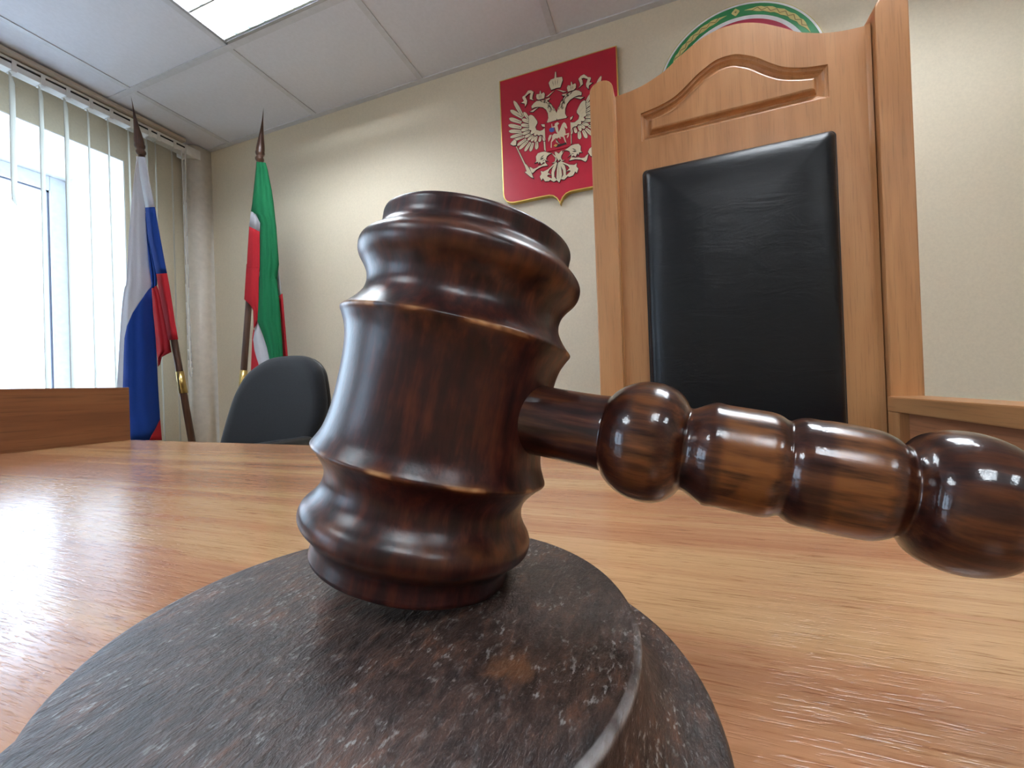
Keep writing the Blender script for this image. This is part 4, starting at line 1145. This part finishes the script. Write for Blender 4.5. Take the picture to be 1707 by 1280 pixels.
for nm, k, mt in (('cloak', 'cloak', 'blue'), ('dragon', 'dragon', 'ink'), ('dragon_wing', 'gold', 'gold')):
    bm = bmesh.new()
    bm_prism(bm, EMB['H'][k], shp, 24.8, 26.6 if k != 'gold' else 27.0)
    keep(from_bm(nm, bm, M[mt]), SH)

# ---------------------------------------------------------------- round emblem behind the armchair
RE = empty('round_emblem', (0.279, BACK, 1.010), 'round wall emblem with green ornamented ring, half hidden by the tall armchair', 'emblem')
def disc(name, r0, r1, d0, d1, mat):
    bm = bmesh.new()
    n = 128
    def ring(r, d):
        return [bm.verts.new((r * math.cos(6.2831853 * k / n), -d, r * math.sin(6.2831853 * k / n))) for k in range(n)]
    R_ = [ring(r0, d0), ring(r0, d1)] if r0 > 0 else []
    O_ = [ring(r1, d1), ring(r1, d0)]
    seq = R_ + O_
    if r0 > 0:
        seq.append(seq[0])
    for A_, B_ in zip(seq, seq[1:]):
        for k in range(n):
            bm.faces.new((A_[k], A_[(k + 1) % n], B_[(k + 1) % n], B_[k]))
    if r0 <= 0:
        bm.faces.new(O_[0]); bm.faces.new(O_[1])
    return from_bm(name, bm, mat, RE)
disc('board', 0, 0.2585, 0.0005, 0.018, M['ornament'])
disc('white_rim', 0.2495, 0.2555, 0.018, 0.0192, M['white_disc'])
disc('green_ring', 0.2125, 0.2495, 0.018, 0.0194, M['green'])
disc('white_disc', 0, 0.2125, 0.0178, 0.0190, M['white_disc'])
disc('red_disc', 0, 0.1995, 0.0185, 0.0200, M['crimson'])
def pol(a, r):
    return (r * math.cos(math.radians(a)), r * math.sin(math.radians(a)))
def rep(u, v, d):
    return (u, -d, v)
dk = bmesh.new()
for k in range(5):
    a0 = 90 + 72 * k
    pts = []
    for i in range(16):
        a_ = i * 22.5
        r = 0.0125 if i % 4 == 0 else (0.0095 if i % 2 == 0 else 0.0105)
        cx_, cy_ = pol(a0, 0.231)
        pts.append((cx_ + r * math.cos(math.radians(a_ + a0)), cy_ + r * math.sin(math.radians(a_ + a0))))
    bm = bmesh.new()
    bm_prism(bm, pts, rep, 0.019, 0.0205)
    from_bm('rosette', bm, M['ornament'], RE)
    cx_, cy_ = pol(a0, 0.231)
    bm_prism(dk, [(cx_ + 0.0035 * math.cos(q * 1.0472), cy_ + 0.0035 * math.sin(q * 1.0472)) for q in range(6)], rep, 0.019, 0.0209)
    # long pointed cartouche with a meander
    A0, A1 = a0 - 6.5, a0 - 65.5
    up_, lo_ = [], []
    for i in range(21):
        t_ = i / 20
        w_ = 0.0095 * min(1, 5 * t_, 5 * (1 - t_)) * (0.82 + 0.18 * math.cos(t_ * 12 * math.pi))
        a_ = A0 + (A1 - A0) * t_
        up_.append(pol(a_, 0.2305 + w_)); lo_.append(pol(a_, 0.2305 - w_))
    bm = bmesh.new()
    bm_prism(bm, up_ + lo_[::-1][1:-1], rep, 0.019, 0.0204)
    from_bm('cartouche', bm, M['ornament'], RE)
    for i in range(13):
        t0, t1 = 0.10 + 0.8 * i / 13, 0.10 + 0.8 * (i + 1) / 13
        s0, s1 = (1, -1) if i % 2 else (-1, 1)
        p0, p1 = Vector(pol(A0 + (A1 - A0) * t0, 0.2305 + s0 * 0.0048)), Vector(pol(A0 + (A1 - A0) * t1, 0.2305 + s1 * 0.0048))
        nn = (p1 - p0).normalized()
        nn = Vector((-nn.y, nn.x)) * 0.0011
        bm_prism(dk, [tuple(p0 + nn), tuple(p1 + nn), tuple(p1 - nn), tuple(p0 - nn)], rep, 0.019, 0.0208)
ol_ = from_bm('ornament_line', dk, plain('brown_line', (0.24, 0.16, 0.05), 0.6), RE)
ol_['kind'] = 'stuff'
